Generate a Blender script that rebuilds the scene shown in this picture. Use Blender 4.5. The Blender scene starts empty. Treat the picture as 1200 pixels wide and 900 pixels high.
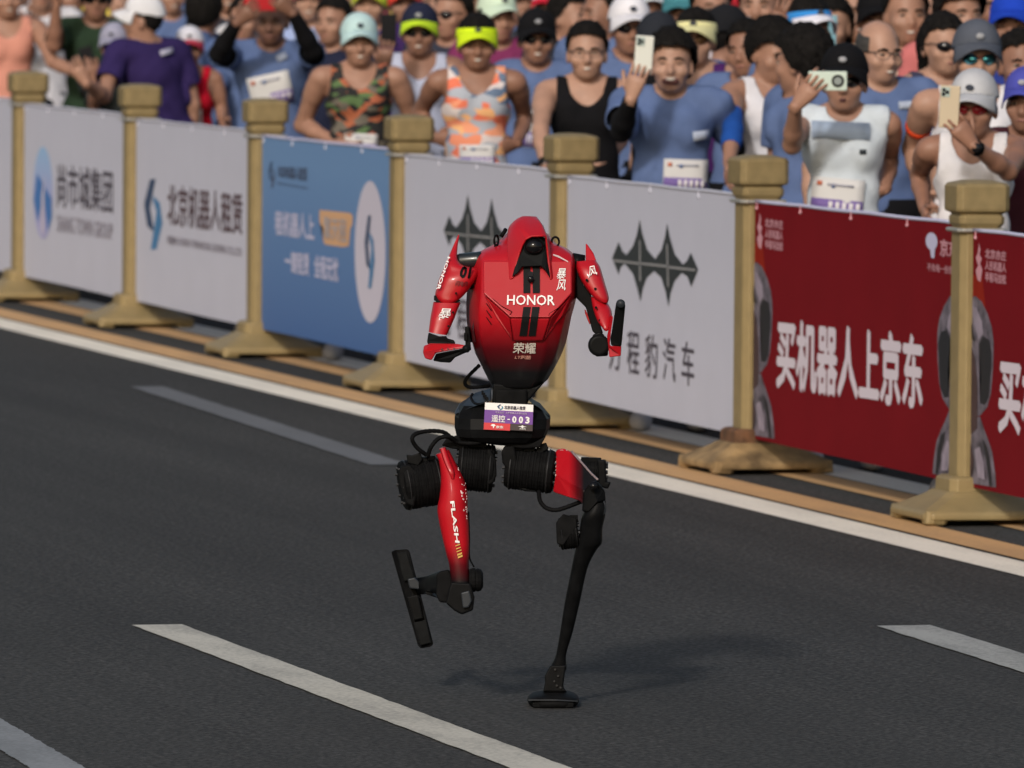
import bpy, bmesh, math, random
import numpy as np
from mathutils import Vector, Matrix, Euler
from mathutils.bvhtree import BVHTree
random.seed(7)
SC = bpy.context.scene
COL = SC.collection
R = math.radians

# ------------------------------------------------------------------ camera
# world frame: Y runs along the barrier (away from the camera), X across the road to the crowd, Z up
CF, CP, CR, CH, CT = 11260.97, .0541, .0056, 2.3726, .2454   # focal (px of the 1200 px frame), pitch, roll, height, heading
cam_d = bpy.data.cameras.new('camera'); cam = bpy.data.objects.new('camera', cam_d); COL.objects.link(cam)
cam_d.sensor_width = 36; cam_d.lens = CF / 1200 * 36
cam_d.clip_start = .5; cam_d.clip_end = 3000
cam.matrix_world = Matrix.Translation((0, 0, CH)) @ (Matrix.Rotation(-CT, 4, 'Z') @ Matrix.Rotation(math.pi/2 - CP, 4, 'X') @ Matrix.Rotation(CR, 4, 'Z'))
cam_d.dof.use_dof = True; cam_d.dof.focus_distance = 27.2; cam_d.dof.aperture_fstop = 9.5
SC.camera = cam

# ------------------------------------------------------------------ light
SUN_EL, SUN_FROM = 29, (-.50, -.866)          # hazy morning sun behind the camera's left shoulder
w = bpy.data.worlds.new('World'); SC.world = w; w.use_nodes = True
wn = w.node_tree; bg = wn.nodes['Background']
sky = wn.nodes.new('ShaderNodeTexSky'); sky.sky_type = 'NISHITA'; sky.sun_disc = False
sky.sun_elevation = R(SUN_EL); sky.sun_rotation = math.atan2(SUN_FROM[0], SUN_FROM[1])
sky.air_density = 1.3; sky.dust_density = 4.0; sky.ozone_density = 1.0
wn.links.new(sky.outputs[0], bg.inputs[0]); bg.inputs[1].default_value = .115
sd = bpy.data.lights.new('sun', 'SUN'); sd.energy = 2.0; sd.angle = R(4.5); sd.color = (1, .955, .90)
so = bpy.data.objects.new('sun', sd); COL.objects.link(so)
to_sun = Vector((SUN_FROM[0]*math.cos(R(SUN_EL)), SUN_FROM[1]*math.cos(R(SUN_EL)), math.sin(R(SUN_EL))))
so.rotation_euler = to_sun.to_track_quat('Z', 'Y').to_euler(); so.location = (0, 0, 30)
vs = SC.view_settings; vs.view_transform = 'Standard'; vs.look = 'None'; vs.gamma = 1; vs.exposure = -0.05

# ------------------------------------------------------------------ points of the place
nX = (math.cos(CT), -math.sin(CT)); fX = (math.sin(CT), math.cos(CT))      # camera's right and forward on the ground
def ray(x, y):
    x -= 600; y -= 450
    c, s = math.cos(CR), math.sin(CR); x, y = c*x + s*y, -s*x + c*y
    cp, sp = math.cos(CP), math.sin(CP)
    a, b, z = x, CF*cp - y*sp, -y*cp - CF*sp
    return Vector((a*nX[0] + b*fX[0], a*nX[1] + b*fX[1], z))
CAM = Vector((0, 0, CH))
def on_ground(x, y, z=0): v = ray(x, y); return CAM + v*((z - CH)/v.z)
def on_plane(x, y, X): v = ray(x, y); return CAM + v*(X/v.x)
def at_depth(x, y, Z): return CAM + ray(x, y)*(Z/CF)

# ------------------------------------------------------------------ materials
MATS = {}
def srgb(c):
    return tuple((v/255/12.92 if v/255 <= .04045 else ((v/255+.055)/1.055)**2.4) for v in c)
def alb(c, k=.72):
    return tuple(min(.85, v/k) for v in srgb(c))
def mat(name, col, rough=.6, metal=0, coat=0, noise=0, nscale=30, bump=0, bscale=200, spec=.5, col2=None, detail=4):
    if name in MATS: return MATS[name]
    m = bpy.data.materials.new(name); m.use_nodes = True; MATS[name] = m
    nt = m.node_tree; b = nt.nodes['Principled BSDF']
    b.inputs['Base Color'].default_value = (*col, 1); b.inputs['Roughness'].default_value = rough
    b.inputs['Metallic'].default_value = metal; b.inputs['Coat Weight'].default_value = coat
    b.inputs['Specular IOR Level'].default_value = spec
    if noise or bump or col2:
        tc = nt.nodes.new('ShaderNodeTexCoord')
    if noise or col2:
        n = nt.nodes.new('ShaderNodeTexNoise'); n.inputs['Scale'].default_value = nscale; n.inputs['Detail'].default_value = detail
        nt.links.new(tc.outputs['Object'], n.inputs['Vector'])
        r = nt.nodes.new('ShaderNodeValToRGB')
        r.color_ramp.elements[0].position = .3; r.color_ramp.elements[1].position = .7
        c2 = col2 or col
        r.color_ramp.elements[0].color = (*[max(0, v*(1-noise)) for v in col], 1)
        r.color_ramp.elements[1].color = (*[min(1, v*(1+noise)) for v in c2], 1)
        nt.links.new(n.outputs[0], r.inputs[0]); nt.links.new(r.outputs[0], b.inputs['Base Color'])
    if bump:
        n2 = nt.nodes.new('ShaderNodeTexNoise'); n2.inputs['Scale'].default_value = bscale; n2.inputs['Detail'].default_value = 3
        nt.links.new(tc.outputs['Object'], n2.inputs['Vector'])
        bp = nt.nodes.new('ShaderNodeBump'); bp.inputs['Strength'].default_value = bump; bp.inputs['Distance'].default_value = .004
        nt.links.new(n2.outputs[0], bp.inputs['Height']); nt.links.new(bp.outputs[0], b.inputs['Normal'])
    return m

# ------------------------------------------------------------------ mesh helpers
def new_mesh(name, verts, faces, mats, fm=None, smooth=False):
    me = bpy.data.meshes.new(name)
    me.from_pydata([tuple(v) for v in verts], [], [tuple(f) for f in faces])
    for m in (mats if isinstance(mats, (list, tuple)) else [mats]): me.materials.append(m)
    if fm is not None: me.polygons.foreach_set('material_index', np.array(fm, np.int32))
    if smooth: me.polygons.foreach_set('use_smooth', np.ones(len(me.polygons), bool))
    me.update(); return me
def link(name, me, parent=None, loc=None, rot=None, **props):
    o = bpy.data.objects.new(name, me); COL.objects.link(o)
    if parent: o.parent = parent
    if loc is not None: o.location = loc
    if rot is not None: o.rotation_euler = rot
    for k, v in props.items(): o[k] = v
    return o
def bevel(o, width, seg=2, angle=25):
    m = o.modifiers.new('bevel', 'BEVEL'); m.width = width; m.segments = seg; m.limit_method = 'ANGLE'; m.angle_limit = R(angle)
    m.harden_normals = False
    return o
class MB:
    def __init__(s): s.v, s.f, s.m = [], [], []
    def add(s, v, f, mi=0):
        k = len(s.v); s.v += [tuple(p) for p in v]; s.f += [tuple(i+k for i in q) for q in f]; s.m += [mi]*len(f); return s
    def box(s, c, h, mi=0, M=None):
        v = [Vector((c[0]+a*h[0], c[1]+b*h[1], c[2]+d*h[2])) for a in (-1, 1) for b in (-1, 1) for d in (-1, 1)]
        if M is not None: v = [M @ p for p in v]
        return s.add(v, [(0,1,3,2),(4,6,7,5),(0,4,5,1),(2,3,7,6),(0,2,6,4),(1,5,7,3)], mi)
    def loft(s, rings, mi=0, cap=True, closed=True):
        n = len(rings[0]); v = [p for r in rings for p in r]; f = []
        for i in range(len(rings)-1):
            for j in range(n if closed else n-1):
                a, b = i*n+j, i*n+(j+1) % n; f.append((a, b, b+n, a+n))
        if cap: f.append(tuple(range(n))[::-1]); f.append(tuple(range((len(rings)-1)*n, len(rings)*n)))
        return s.add(v, f, mi)
    def cyl(s, p0, p1, r0, r1=None, n=16, mi=0, prof=None):
        p0, p1 = Vector(p0), Vector(p1); d = p1-p0; q = d.to_track_quat('Z', 'Y')
        prof = prof or [(0, r0), (1, r0 if r1 is None else r1)]
        return s.loft([[p0 + d*t + q @ Vector((r*math.cos(2*math.pi*k/n), r*math.sin(2*math.pi*k/n), 0)) for k in range(n)] for t, r in prof], mi)
    def tube(s, pts, r, n=8, mi=0):
        pts = [Vector(p) for p in pts]; rings = []; up = None
        rr = r if isinstance(r, (list, tuple)) else [r]*len(pts)
        for i, p in enumerate(pts):
            t = (pts[min(i+1, len(pts)-1)] - pts[max(i-1, 0)]).normalized()
            if up is None: up = t.orthogonal().normalized()
            up = (up - t*up.dot(t)).normalized(); b = t.cross(up)
            rings.append([p + (up*math.cos(2*math.pi*k/n) + b*math.sin(2*math.pi*k/n))*rr[i] for k in range(n)])
        return s.loft(rings, mi)
    def ball(s, c, r, n=12, m=8, mi=0, M=None):
        r = (r, r, r) if not isinstance(r, (tuple, list)) else r
        v = []; f = []
        for i in range(m+1):
            th = math.pi*(i+.001)/(m+.002)
            for k in range(n):
                p = Vector((r[0]*math.sin(th)*math.cos(2*math.pi*k/n), r[1]*math.sin(th)*math.sin(2*math.pi*k/n), r[2]*math.cos(th)))
                v.append((M @ p if M is not None else p) + Vector(c))
        for i in range(m):
            for k in range(n):
                a, b = i*n+k, i*n+(k+1) % n; f.append((a, a+n, b+n, b))
        return s.add(v, f, mi)
    def mesh(s, name, mats, smooth=False):
        return new_mesh(name, s.v, s.f, mats, s.m, smooth)
    def build(s, name, mats, parent=None, smooth=False, bev=0, **kw):
        o = link(name, s.mesh(name, mats, smooth), parent, **kw)
        if bev: bevel(o, bev)
        return o
def smooth_path(pts, n=8):
    P = [Vector(p) for p in pts]; P = [P[0]*2-P[1]] + P + [P[-1]*2-P[-2]]; out = []
    for i in range(1, len(P)-2):
        for k in range(n):
            t = k/n; a, b, c, d = P[i-1], P[i], P[i+1], P[i+2]
            out.append(.5*((2*b) + (c-a)*t + (2*a-5*b+4*c-d)*t*t + (3*b-a-3*c+d)*t**3))
    out.append(P[-2]); return out

def text_geo(s, bold=0., shear=0., res=2):
    """verts (x, y, layer) and faces of a line of lettering, scaled into the unit square; bold strokes are stacked copies"""
    c = bpy.data.curves.new('lettering', 'FONT'); c.body = s; c.resolution_u = res; c.shear = shear
    o = bpy.data.objects.new('lettering', c); m = bpy.data.meshes.new_from_object(o)
    v0 = np.array([p.co[:] for p in m.vertices]); f0 = [tuple(p.vertices) for p in m.polygons]
    bpy.data.objects.remove(o); bpy.data.curves.remove(c); bpy.data.meshes.remove(m)
    v0[:, 2] = 0; V, F = [], []
    for k, (dx, dy) in enumerate(((0, 0), (1, .25), (-1, -.25), (.25, -1), (-.25, 1)) if bold else ((0, 0),)):
        F += [tuple(i + len(v0)*k for i in q) for q in f0]; V.append(v0 + np.array([dx*bold, dy*bold, k]))
    v = np.concatenate(V); lo, hi = v[:, :2].min(0), v[:, :2].max(0)
    v[:, :2] = (v[:, :2]-lo)/(hi-lo)
    return v, F
LAY = .0003
# ================================================================== ROAD
def road_material():
    m = bpy.data.materials.new('asphalt'); m.use_nodes = True; nt = m.node_tree; b = nt.nodes['Principled BSDF']
    tc = nt.nodes.new('ShaderNodeTexCoord')
    def noise(scale, detail=3, mp=None):
        n = nt.nodes.new('ShaderNodeTexNoise'); n.inputs['Scale'].default_value = scale; n.inputs['Detail'].default_value = detail
        src = tc.outputs['Object']
        if mp:
            q = nt.nodes.new('ShaderNodeMapping'); q.inputs['Scale'].default_value = mp; nt.links.new(src, q.inputs[0]); src = q.outputs[0]
        nt.links.new(src, n.inputs['Vector']); return n.outputs[0]
    def ramp(src, a, b_, p0=.3, p1=.7):
        r = nt.nodes.new('ShaderNodeValToRGB'); e = r.color_ramp.elements
        e[0].position, e[1].position = p0, p1; e[0].color, e[1].color = (a, a, a, 1), (b_, b_, b_, 1)
        nt.links.new(src, r.inputs[0]); return r.outputs[0]
    def mul(a, b_):
        x = nt.nodes.new('ShaderNodeMix'); x.data_type = 'RGBA'; x.blend_type = 'MULTIPLY'; x.inputs[0].default_value = 1
        nt.links.new(a, x.inputs[6]); nt.links.new(b_, x.inputs[7]); return x.outputs[2]
    grain = ramp(noise(60, 4), .40, 1.65, .36, .66)
    fine = ramp(noise(24, 3), .78, 1.24, .34, .68)
    patch = ramp(noise(.45, 4), .9, 1.12)
    streak = ramp(noise(2.2, 5, (1, .03, 1)), .88, 1.22, .38, .74)
    track = ramp(noise(9, 3, (1, .02, 1)), .96, 1.08, .4, .7)
    base = nt.nodes.new('ShaderNodeRGB'); base.outputs[0].default_value = (.0345, .0335, .0318, 1)
    # sparse pale stones
    vo = nt.nodes.new('ShaderNodeTexVoronoi'); vo.inputs['Scale'].default_value = 24; nt.links.new(tc.outputs['Object'], vo.inputs['Vector'])
    spk = ramp(vo.outputs['Distance'], 2.6, 1.0, .03, .075)
    c = mul(mul(mul(mul(mul(base.outputs[0], grain), fine), patch), streak), track)
    c = mul(c, spk)
    nt.links.new(c, b.inputs['Base Color']); b.inputs['Roughness'].default_value = .88; b.inputs['Specular IOR Level'].default_value = .25
    bp = nt.nodes.new('ShaderNodeBump'); bp.inputs['Strength'].default_value = .5; bp.inputs['Distance'].default_value = .006
    nt.links.new(noise(120, 4), bp.inputs['Height']); nt.links.new(bp.outputs[0], b.inputs['Normal'])
    return m
asphalt = road_material()
g = [(-300, -60), (300, -60), (300, 900), (-300, 900)]
link('road', new_mesh('road', [(x, y, 0) for x, y in g], [(0, 1, 2, 3)], asphalt), kind='structure')

def paint(name, col, wear, wcol=(.06, .06, .06), edge=.5):
    m = bpy.data.materials.new(name); m.use_nodes = True; nt = m.node_tree; b = nt.nodes['Principled BSDF']
    tc = nt.nodes.new('ShaderNodeTexCoord')
    n = nt.nodes.new('ShaderNodeTexNoise'); n.inputs['Scale'].default_value = 70; n.inputs['Detail'].default_value = 6
    n2 = nt.nodes.new('ShaderNodeTexNoise'); n2.inputs['Scale'].default_value = 5; n2.inputs['Detail'].default_value = 5
    ad = nt.nodes.new('ShaderNodeMath'); ad.operation = 'ADD'
    q = nt.nodes.new('ShaderNodeMapping'); q.inputs['Scale'].default_value = (1, .25, 1); nt.links.new(tc.outputs['Object'], q.inputs[0])
    nt.links.new(tc.outputs['Object'], n.inputs['Vector']); nt.links.new(q.outputs[0], n2.inputs['Vector'])
    nt.links.new(n.outputs[0], ad.inputs[0]); nt.links.new(n2.outputs[0], ad.inputs[1])
    r = nt.nodes.new('ShaderNodeValToRGB'); e = r.color_ramp.elements
    e[0].position = .72; e[1].position = 1.12
    e[0].color = (*[c*(1-wear)+wcol[i]*wear for i, c in enumerate(col)], 1); e[1].color = (*col, 1)
    ad.use_clamp = False
    sc = nt.nodes.new('ShaderNodeMath'); sc.operation = 'MULTIPLY'; sc.inputs[1].default_value = .9
    nt.links.new(ad.outputs[0], sc.inputs[0]); nt.links.new(sc.outputs[0], r.inputs[0])
    nt.links.new(r.outputs[0], b.inputs['Base Color']); b.inputs['Roughness'].default_value = .75
    return m
white_paint = paint('white_road_paint', (.80, .75, .65), .2)
worn_white = paint('worn_white_road_paint', (.50, .475, .41), .42)
grey_paint = paint('grey_ghost_paint', (.115, .118, .125), .35)
grey_worn = paint('greyed_road_paint', (.33, .33, .31), .48)
grey_line = paint('grey_line_paint', (.22, .23, .24), .42)
yellow_paint = paint('yellow_road_paint', (.55, .325, .14), .22)

def sheet(name, pts, m, z=.004):
    """a painted marking, its long edges cut into short runs that wander by a millimetre or two"""
    a, b, c, d = [Vector((*p, z)) for p in pts]; n = 60; v = []
    rnd = random.Random(name + str(pts))
    for i in range(n+1):
        t = i/n; j = .003
        v += [a.lerp(d, t) + Vector((rnd.uniform(-j, j), 0, 0)), b.lerp(c, t) + Vector((rnd.uniform(-j, j), 0, 0))]
    f = [(2*i, 2*i+1, 2*i+3, 2*i+2) for i in range(n)]
    return link(name, new_mesh(name, v, f, m), kind='structure')
def along(x0, x1, y0, y1, e):
    return [(x0 - e*y0, y0), (x1 - e*y0, y0), (x1 - e*y1, y1), (x0 - e*y1, y1)]
# the barrier line stands at X = 10.06; edge lines run a shade askew to it
sheet('edge_line', along(9.655, 9.856, 10, 220, .0069), white_paint)
sheet('yellow_centre_line', along(9.887, 10.078, 10, 220, .0069), yellow_paint)
sheet('yellow_centre_line', along(10.325, 10.505, 10, 220, .0069), yellow_paint)
sheet('edge_line', along(10.515, 10.72, 10, 220, .0069), white_paint)
for y0, y1, m in ((23.0, 29.17, worn_white), (14.0, 20.0, worn_white), (38.2, 44.2, worn_white)):
    if y0 == 23.0 or y1 < 22: sheet('lane_line', along(6.158, 6.315, y0, y1, .0022), m)
sheet('lane_line', [(8.304-.105, 23.2), (8.485-.105, 23.2), (8.551, 28.735), (8.373, 28.735)], grey_worn)
sheet('ghost_lane_line', [(8.644, 36.8), (8.80, 36.8), (9.01, 42.47), (8.856, 42.47)], grey_paint)
sheet('merge_line', [(4.62, 21.0), (4.79, 21.0), (5.255, 30.9-.6), (5.07, 30.9-.6)] if 0 else [(4.86, 24.45), (5.005, 24.45), (5.07, 26.06), (4.93, 26.06)], grey_line)

# ================================================================== BARRIER
BX, PITCH, Y0 = 10.06, 2.948, 50.974           # post line, post spacing, first post in view
gold = mat('gold_paint', alb((138, 121, 85), 1.0), .5, .12, noise=.09, nscale=14, bump=.12, bscale=260, spec=.4)
gold_dull = mat('dull_gold_paint', alb((130, 114, 80), 1.0), .55, .12, noise=.12, nscale=22, bump=.15, bscale=200, spec=.35)
rust = mat('rusted_gold_paint', (.13, .08, .034), .8, 0, noise=.45, nscale=9, bump=.5, bscale=90, col2=(.25, .165, .075), detail=7)
rust_dark = mat('brown_rust', (.11, .05, .022), .85, 0, noise=.5, nscale=20, bump=.5, bscale=90, detail=7)
alu = mat('grey_clip_metal', (.42, .41, .38), .45, .6)
def post_meshes(m, mcap, mcollar):
    h = .25
    def sq(a, z, cut=.0):
        c = a*cut
        return [Vector(p) for p in ((-a+c, -a, z), (a-c, -a, z), (a, -a+c, z), (a, a-c, z), (a-c, a, z), (-a+c, a, z), (-a, a-c, z), (-a, -a+c, z))]
    base = MB()
    base.loft([sq(h, .018, .12), sq(h, .040, .12), sq(h*.96, .050, .13), sq(.20, .070, .16), sq(.155, .094, .2), sq(.132, .110, .2), sq(.125, .114, .2)])
    for a in (-1, 1):
        for b in (-1, 1):
            base.loft([[Vector((p.x+a*.2, p.y+b*.2, p.z)) for p in sq(.038, 0, .35)], [Vector((p.x+a*.2, p.y+b*.2, p.z)) for p in sq(.046, .022, .35)]])
            base.loft([[Vector((p.x+a*.225, p.y+b*.225, p.z)) for p in sq(.022, .004, .4)], [Vector((p.x+a*.222, p.y+b*.222, p.z)) for p in sq(.02, .052, .4)]])
    block = MB(); block.loft([sq(.118, .110, .22), sq(.116, .158, .22), sq(.10, .167, .22)])
    tube = MB(); a = .078
    tube.loft([sq(a, .16, .3), sq(a, 1.065, .3)])
    cap = MB()
    cap.loft([sq(.072, 1.06, .25), sq(.078, 1.07, .25), sq(.085, 1.08, .2), sq(.086, 1.104, .2), sq(.079, 1.110, .2), sq(.079, 1.116, .2), sq(.098, 1.124, .2), sq(.1, 1.135, .2), sq(.1, 1.215, .2), sq(.093, 1.225, .25), sq(.05, 1.236, .3), sq(.01, 1.238, .3)])
    collar = MB(); collar.loft([sq(.09, 1.048, .2), sq(.095, 1.052, .2), sq(.095, 1.060, .2), sq(.088, 1.0635, .2)])
    return [('base', base.mesh('base', m)), ('base_collar', block.mesh('base_collar', mcollar)), ('pole', tube.mesh('pole', gold)), ('cap', cap.mesh('cap', mcap)), ('clip_band', collar.mesh('clip_band', alu))]
PM = post_meshes(gold, gold_dull, gold); PMR = post_meshes(rust, gold_dull, rust_dark)
post_labels = {0: 'gold barrier post at the far end, left of the globe logo banner', 1: 'gold barrier post between the globe logo banner and the white leasing company banner',
  2: 'gold barrier post between the white leasing banner and the blue banner', 3: 'gold barrier post between the blue banner and the first winged emblem banner',
  4: 'gold barrier post standing just behind the red robot', 5: 'gold barrier post with a rusty brown base beside the red banner',
  6: 'gold barrier post between the two red banners, yellow base on the line'}
post_labels[-1] = 'gold barrier post beyond the far end of the plain white banner'; post_labels[7] = 'gold barrier post past the cut off red banner, nearest of the row'
for k in range(-1, 8):
    root = link('barrier_post', None, loc=(BX, Y0 - PITCH*k, .004), label=post_labels[k], category='barrier post', group='posts of the roadside barrier')
    root.rotation_euler = (R(random.uniform(-.25, .25)), R(random.uniform(-.2, .2) + .2), R(random.uniform(-2, 2)))
    for nm, me in (PMR if k == 5 else PM):
        o = link(nm, me, root)
        if nm == 'base' and k == 5: o['label'] = 'rusty brown cast base'
        bevel(o, .004 if nm != 'base' else .007, 2, 20)

# ---- banners: each hangs from a rail between two posts, face to the road
PX = 10.03
cloth_white = mat('white_banner_print', alb((156, 157, 170), .68), .7, noise=.02, nscale=4, bump=.08, bscale=60)
def grad_mat(name, c0, c1, z0, z1, rough=.7):
    m = bpy.data.materials.new(name); m.use_nodes = True; nt = m.node_tree; b = nt.nodes['Principled BSDF']
    tc = nt.nodes.new('ShaderNodeTexCoord'); sx = nt.nodes.new('ShaderNodeSeparateXYZ'); mr = nt.nodes.new('ShaderNodeMapRange')
    mr.inputs['From Min'].default_value, mr.inputs['From Max'].default_value = z0, z1
    r = nt.nodes.new('ShaderNodeValToRGB'); r.color_ramp.elements[0].color = (*c0, 1); r.color_ramp.elements[1].color = (*c1, 1)
    nt.links.new(tc.outputs['Object'], sx.inputs[0]); nt.links.new(sx.outputs[2], mr.inputs[0]); nt.links.new(mr.outputs[0], r.inputs[0]); nt.links.new(r.outputs[0], b.inputs['Base Color'])
    b.inputs['Roughness'].default_value = rough; return m
blue_print = grad_mat('blue_banner_print', alb((56, 88, 138), .80), alb((90, 122, 162), .80), .15, .95)
red_print = mat('red_banner_print', alb((90, 12, 19), .66), .85, spec=.08, noise=.06, nscale=3, bump=.08, bscale=60)
red_print2 = mat('orange_red_banner_print', alb((112, 28, 18), .66), .85, spec=.08, noise=.12, nscale=5)
ink_dark = mat('dark_ink', alb((58, 52, 62), .72), .7); ink_brown = mat('brown_ink', alb((70, 52, 58), .72), .7)
ink_grey = mat('grey_ink', alb((118, 112, 124), .72), .7); ink_black = mat('black_ink', alb((34, 38, 40), .72), .6)
ink_white = mat('white_ink', alb((176, 168, 178), .7), .7); ink_pale = mat('pale_ink', alb((162, 162, 186), .72), .7)
ink_pink = mat('pink_ink', alb((165, 120, 130), .7), .7); ink_orange = mat('orange_ink', alb((176, 138, 104), .72), .7)
ink_navy = mat('navy_ink', alb((38, 56, 84), .72), .7); ink_teal = mat('teal_ink', alb((52, 100, 140), .72), .7)
ink_silver = mat('silver_ink', alb((120, 120, 122), .72), .7); ink_dim = mat('dim_blue_ink', alb((60, 72, 96), .7), .7)
ink_globe = grad_mat('globe_ink', alb((140, 140, 178), .72), alb((120, 158, 190), .72), .55, .9)
ink_blue = mat('blue_ink', alb((52, 96, 152), .72), .7)
ink_lav = mat('lavender_ink', alb((58, 54, 63), .85), .7, noise=.4, nscale=16, col2=alb((98, 91, 102), .85)); ink_lav2 = mat('lavender_light_ink', alb((128, 119, 133), .85), .7, noise=.25, nscale=14); ink_core = mat('dark_core_ink', alb((52, 36, 40), .72), .6, noise=.4, nscale=9); ink_limb = mat('black_limb_ink', alb((22, 20, 25), .8), .6)

class Banner:
    def __init__(s, k, m, label, skirt=0):
        s.y0 = Y0 - PITCH*k; L = PITCH
        s.u0, s.u1 = .085, L - .085
        s.root = link('banner_panel', None, loc=(PX, s.y0, 0), rot=(0, 0, -math.pi/2), label=label, category='banner', group='advertising banners along the barrier')
        # local x runs along the banner, local -y faces the road
        rnd = random.Random(k); n = 26; v = []; ph = rnd.uniform(0, 6)
        s.zt = lambda u: 1.062 + .018*(u/L) - .003*abs(math.sin(u*3.4 + ph))
        rows = (1, .985, .75, .5, .25, .02, 0)
        for i in range(n+1):
            u = s.u0 + (s.u1-s.u0)*i/n; zt = s.zt(u); zb = (.135 + .0015*math.sin(u*2.1+ph))
            for t in rows: v.append((u, 0, zb + (zt-zb)*t))
        q = len(rows)
        f = [(i*q+j, i*q+j+1, (i+1)*q+j+1, (i+1)*q+j) for i in range(n) for j in range(q-1)]
        me = new_mesh('sheet', v, f, m); o = link('sheet', me, s.root)
        md = o.modifiers.new('thick', 'SOLIDIFY'); md.thickness = .006; md.offset = 0
        rail = MB(); rail.cyl((s.u0-.05, .018, 1.03), (s.u1+.05, .018, 1.03), .014, n=10); rail.cyl((s.u0-.05, .018, .16), (s.u1+.05, .018, .16), .014, n=10)
        for u in (.6, 1.2, 1.8, 2.4): rail.cyl((u, .018, .17), (u, .018, 1.02), .009, n=8)
        rail.build('rail', alu, s.root, True)
        hem = MB(); hem.tube([(s.u0 + (s.u1-s.u0)*i/20, -.001, s.zt(s.u0 + (s.u1-s.u0)*i/20)+.002) for i in range(21)], .0075, 6)
        hem.build('hem', ink_pale if m != cloth_white else cloth_white, s.root, True)
        tie = MB()
        for u in (s.u0+.04, .75, 1.45, 2.2, s.u1-.04):
            z = s.zt(u); tie.cyl((u, -.006, z-.02), (u, -.006, z+.004), .0028, n=6); tie.ball((u, -.006, z-.024), .007, 8, 5)
        tie.build('tie', ink_pink if m == red_print else cloth_white, s.root)
    def P(s, x, y):
        p = on_plane(x, y, PX); return s.y0 - p.y, p.z
    def flat(s, name, v, f, m, off=.0045):
        return link(name, new_mesh(name, [(p[0], -off - (p[2]*LAY if len(p) > 2 else 0), p[1]) for p in v], f, m), s.root)
    def text(s, t, lt, lb, rt, rb, m, bold=0., name='lettering', shear=0):
        """lettering between four points given on the banner's face"""
        a, b, c, d = [Vector(s.P(*q)) for q in (lb, lt, rb, rt)]
        v, f = text_geo(t, bold, shear)
        P = [(a*(1-x)*(1-y) + b*(1-x)*y + c*x*(1-y) + d*x*y, l) for x, y, l in v]
        return s.flat(name, [(p.x, p.y, l) for p, l in P], f, m)
    def text_u(s, t, u0, u1, z0, z1, m, bold=0., name='lettering', shear=0, off=.0045):
        v, f = text_geo(t, bold, shear)
        return s.flat(name, [(u0+(u1-u0)*x, z0+(z1-z0)*y, l) for x, y, l in v], f, m, off)
    def poly(s, name, pts, m, px=True, off=.0045):
        v = [s.P(*p) for p in pts] if px else pts
        bm = bmesh.new(); vs_ = [bm.verts.new((a, -off, b)) for a, b in v]; bm.faces.new(vs_); bmesh.ops.triangulate(bm, faces=bm.faces[:], ngon_method='EAR_CLIP')
        me = bpy.data.meshes.new(name); bm.to_mesh(me); bm.free(); me.materials.append(m); return link(name, me, s.root)
    def disc(s, name, c, rx, rz, m, off=.0045, n=40):
        return s.flat(name, [(c[0]+rx*math.cos(2*math.pi*i/n), c[1]+rz*math.sin(2*math.pi*i/n)) for i in range(n)], [tuple(range(n))], m, off)

b0 = Banner(-1, cloth_white, 'plain white banner end at the left edge of the barrier')
b1 = Banner(0, cloth_white, 'white banner with blue globe logo and 尚市城集团 lettering')
c = b1.P(51.3, 226); ru = (b1.P(62.7, 226)[0]-b1.P(40, 226)[0])/2; rz = (b1.P(51, 172.5)[1]-b1.P(51, 280.5)[1])/2
b1.disc('globe_logo', c, ru, rz, ink_globe); b1.flat('globe_logo_swoosh', [(c[0]-ru*.95, c[1]-.05), (c[0]-ru*.6, c[1]+.10), (c[0]+ru*.9, c[1]-.02), (c[0]+ru*.95, c[1]-.12), (c[0]+ru*.55, c[1]-.2), (c[0]+.02, c[1]-.02), (c[0]-ru*.5, c[1]-.16)], [(0, 1, 5, 6), (1, 2, 3, 5), (3, 4, 5)], ink_blue, .0065)
b1.flat('globe_logo_glint', [(c[0]-.02, c[1]-.02), (c[0]+.05, c[1]+.10), (c[0]+.03, c[1]-.24), (c[0]-.03, c[1]-.20)], [(0, 1, 2, 3)], ink_white, .008)
b1.text('尚市城集团', (68, 190.7), (68, 243), (133.3, 199.5), (133.3, 250.6), ink_dark, .012)
b1.text('SHANG TOWN GROUP', (68, 251.5), (68, 271.5), (133, 262), (133, 281.5), ink_grey, .012)
b2 = Banner(1, cloth_white, 'white banner with a two stroke logo and 北京机器人租赁 lettering')
def leaf_logo(b, f, m1, m2, off=.0045):
    b.flat('logo', [f(*p) for p in ((.62, 1), (.32, .98), (0, .62), (.18, .32), (.5, .26), (.52, .31), (.33, .58))], [(0, 1, 2, 6), (2, 3, 4, 5, 6)], m1, off)
    b.flat('logo', [f(*p) for p in ((.38, .0), (.68, .02), (1, .4), (.85, .68), (.5, .76), (.48, .7), (.68, .55))], [(0, 1, 2, 6), (2, 3, 4, 5, 6)], m2, off)
def fpx(b, x0, y0, x1, y1, dy=0):
    a = b.P(x0, y1); c_ = b.P(x1, y0+dy); return lambda x, y: (a[0]+(c_[0]-a[0])*x, a[1]+(c_[1]-a[1])*y)
leaf_logo(b2, fpx(b2, 169.5, 208, 191.5, 291, 3), ink_navy, ink_teal)
b2.text('北京机器人租赁', (197.3, 214.7), (197.3, 264), (285.3, 226.7), (285.3, 276), ink_brown, .02)
b2.text('BEIJING ROBOT FINANCIAL LEASING CO.,LTD', (197.3, 276), (197.3, 288), (284, 291), (284, 303.5), ink_grey, .006)
b3 = Banner(2, blue_print, 'blue banner with pale lettering, an orange badge and a white disc')
leaf_logo(b3, fpx(b3, 315.5, 190, 323.5, 220), ink_navy, ink_dim)
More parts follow.
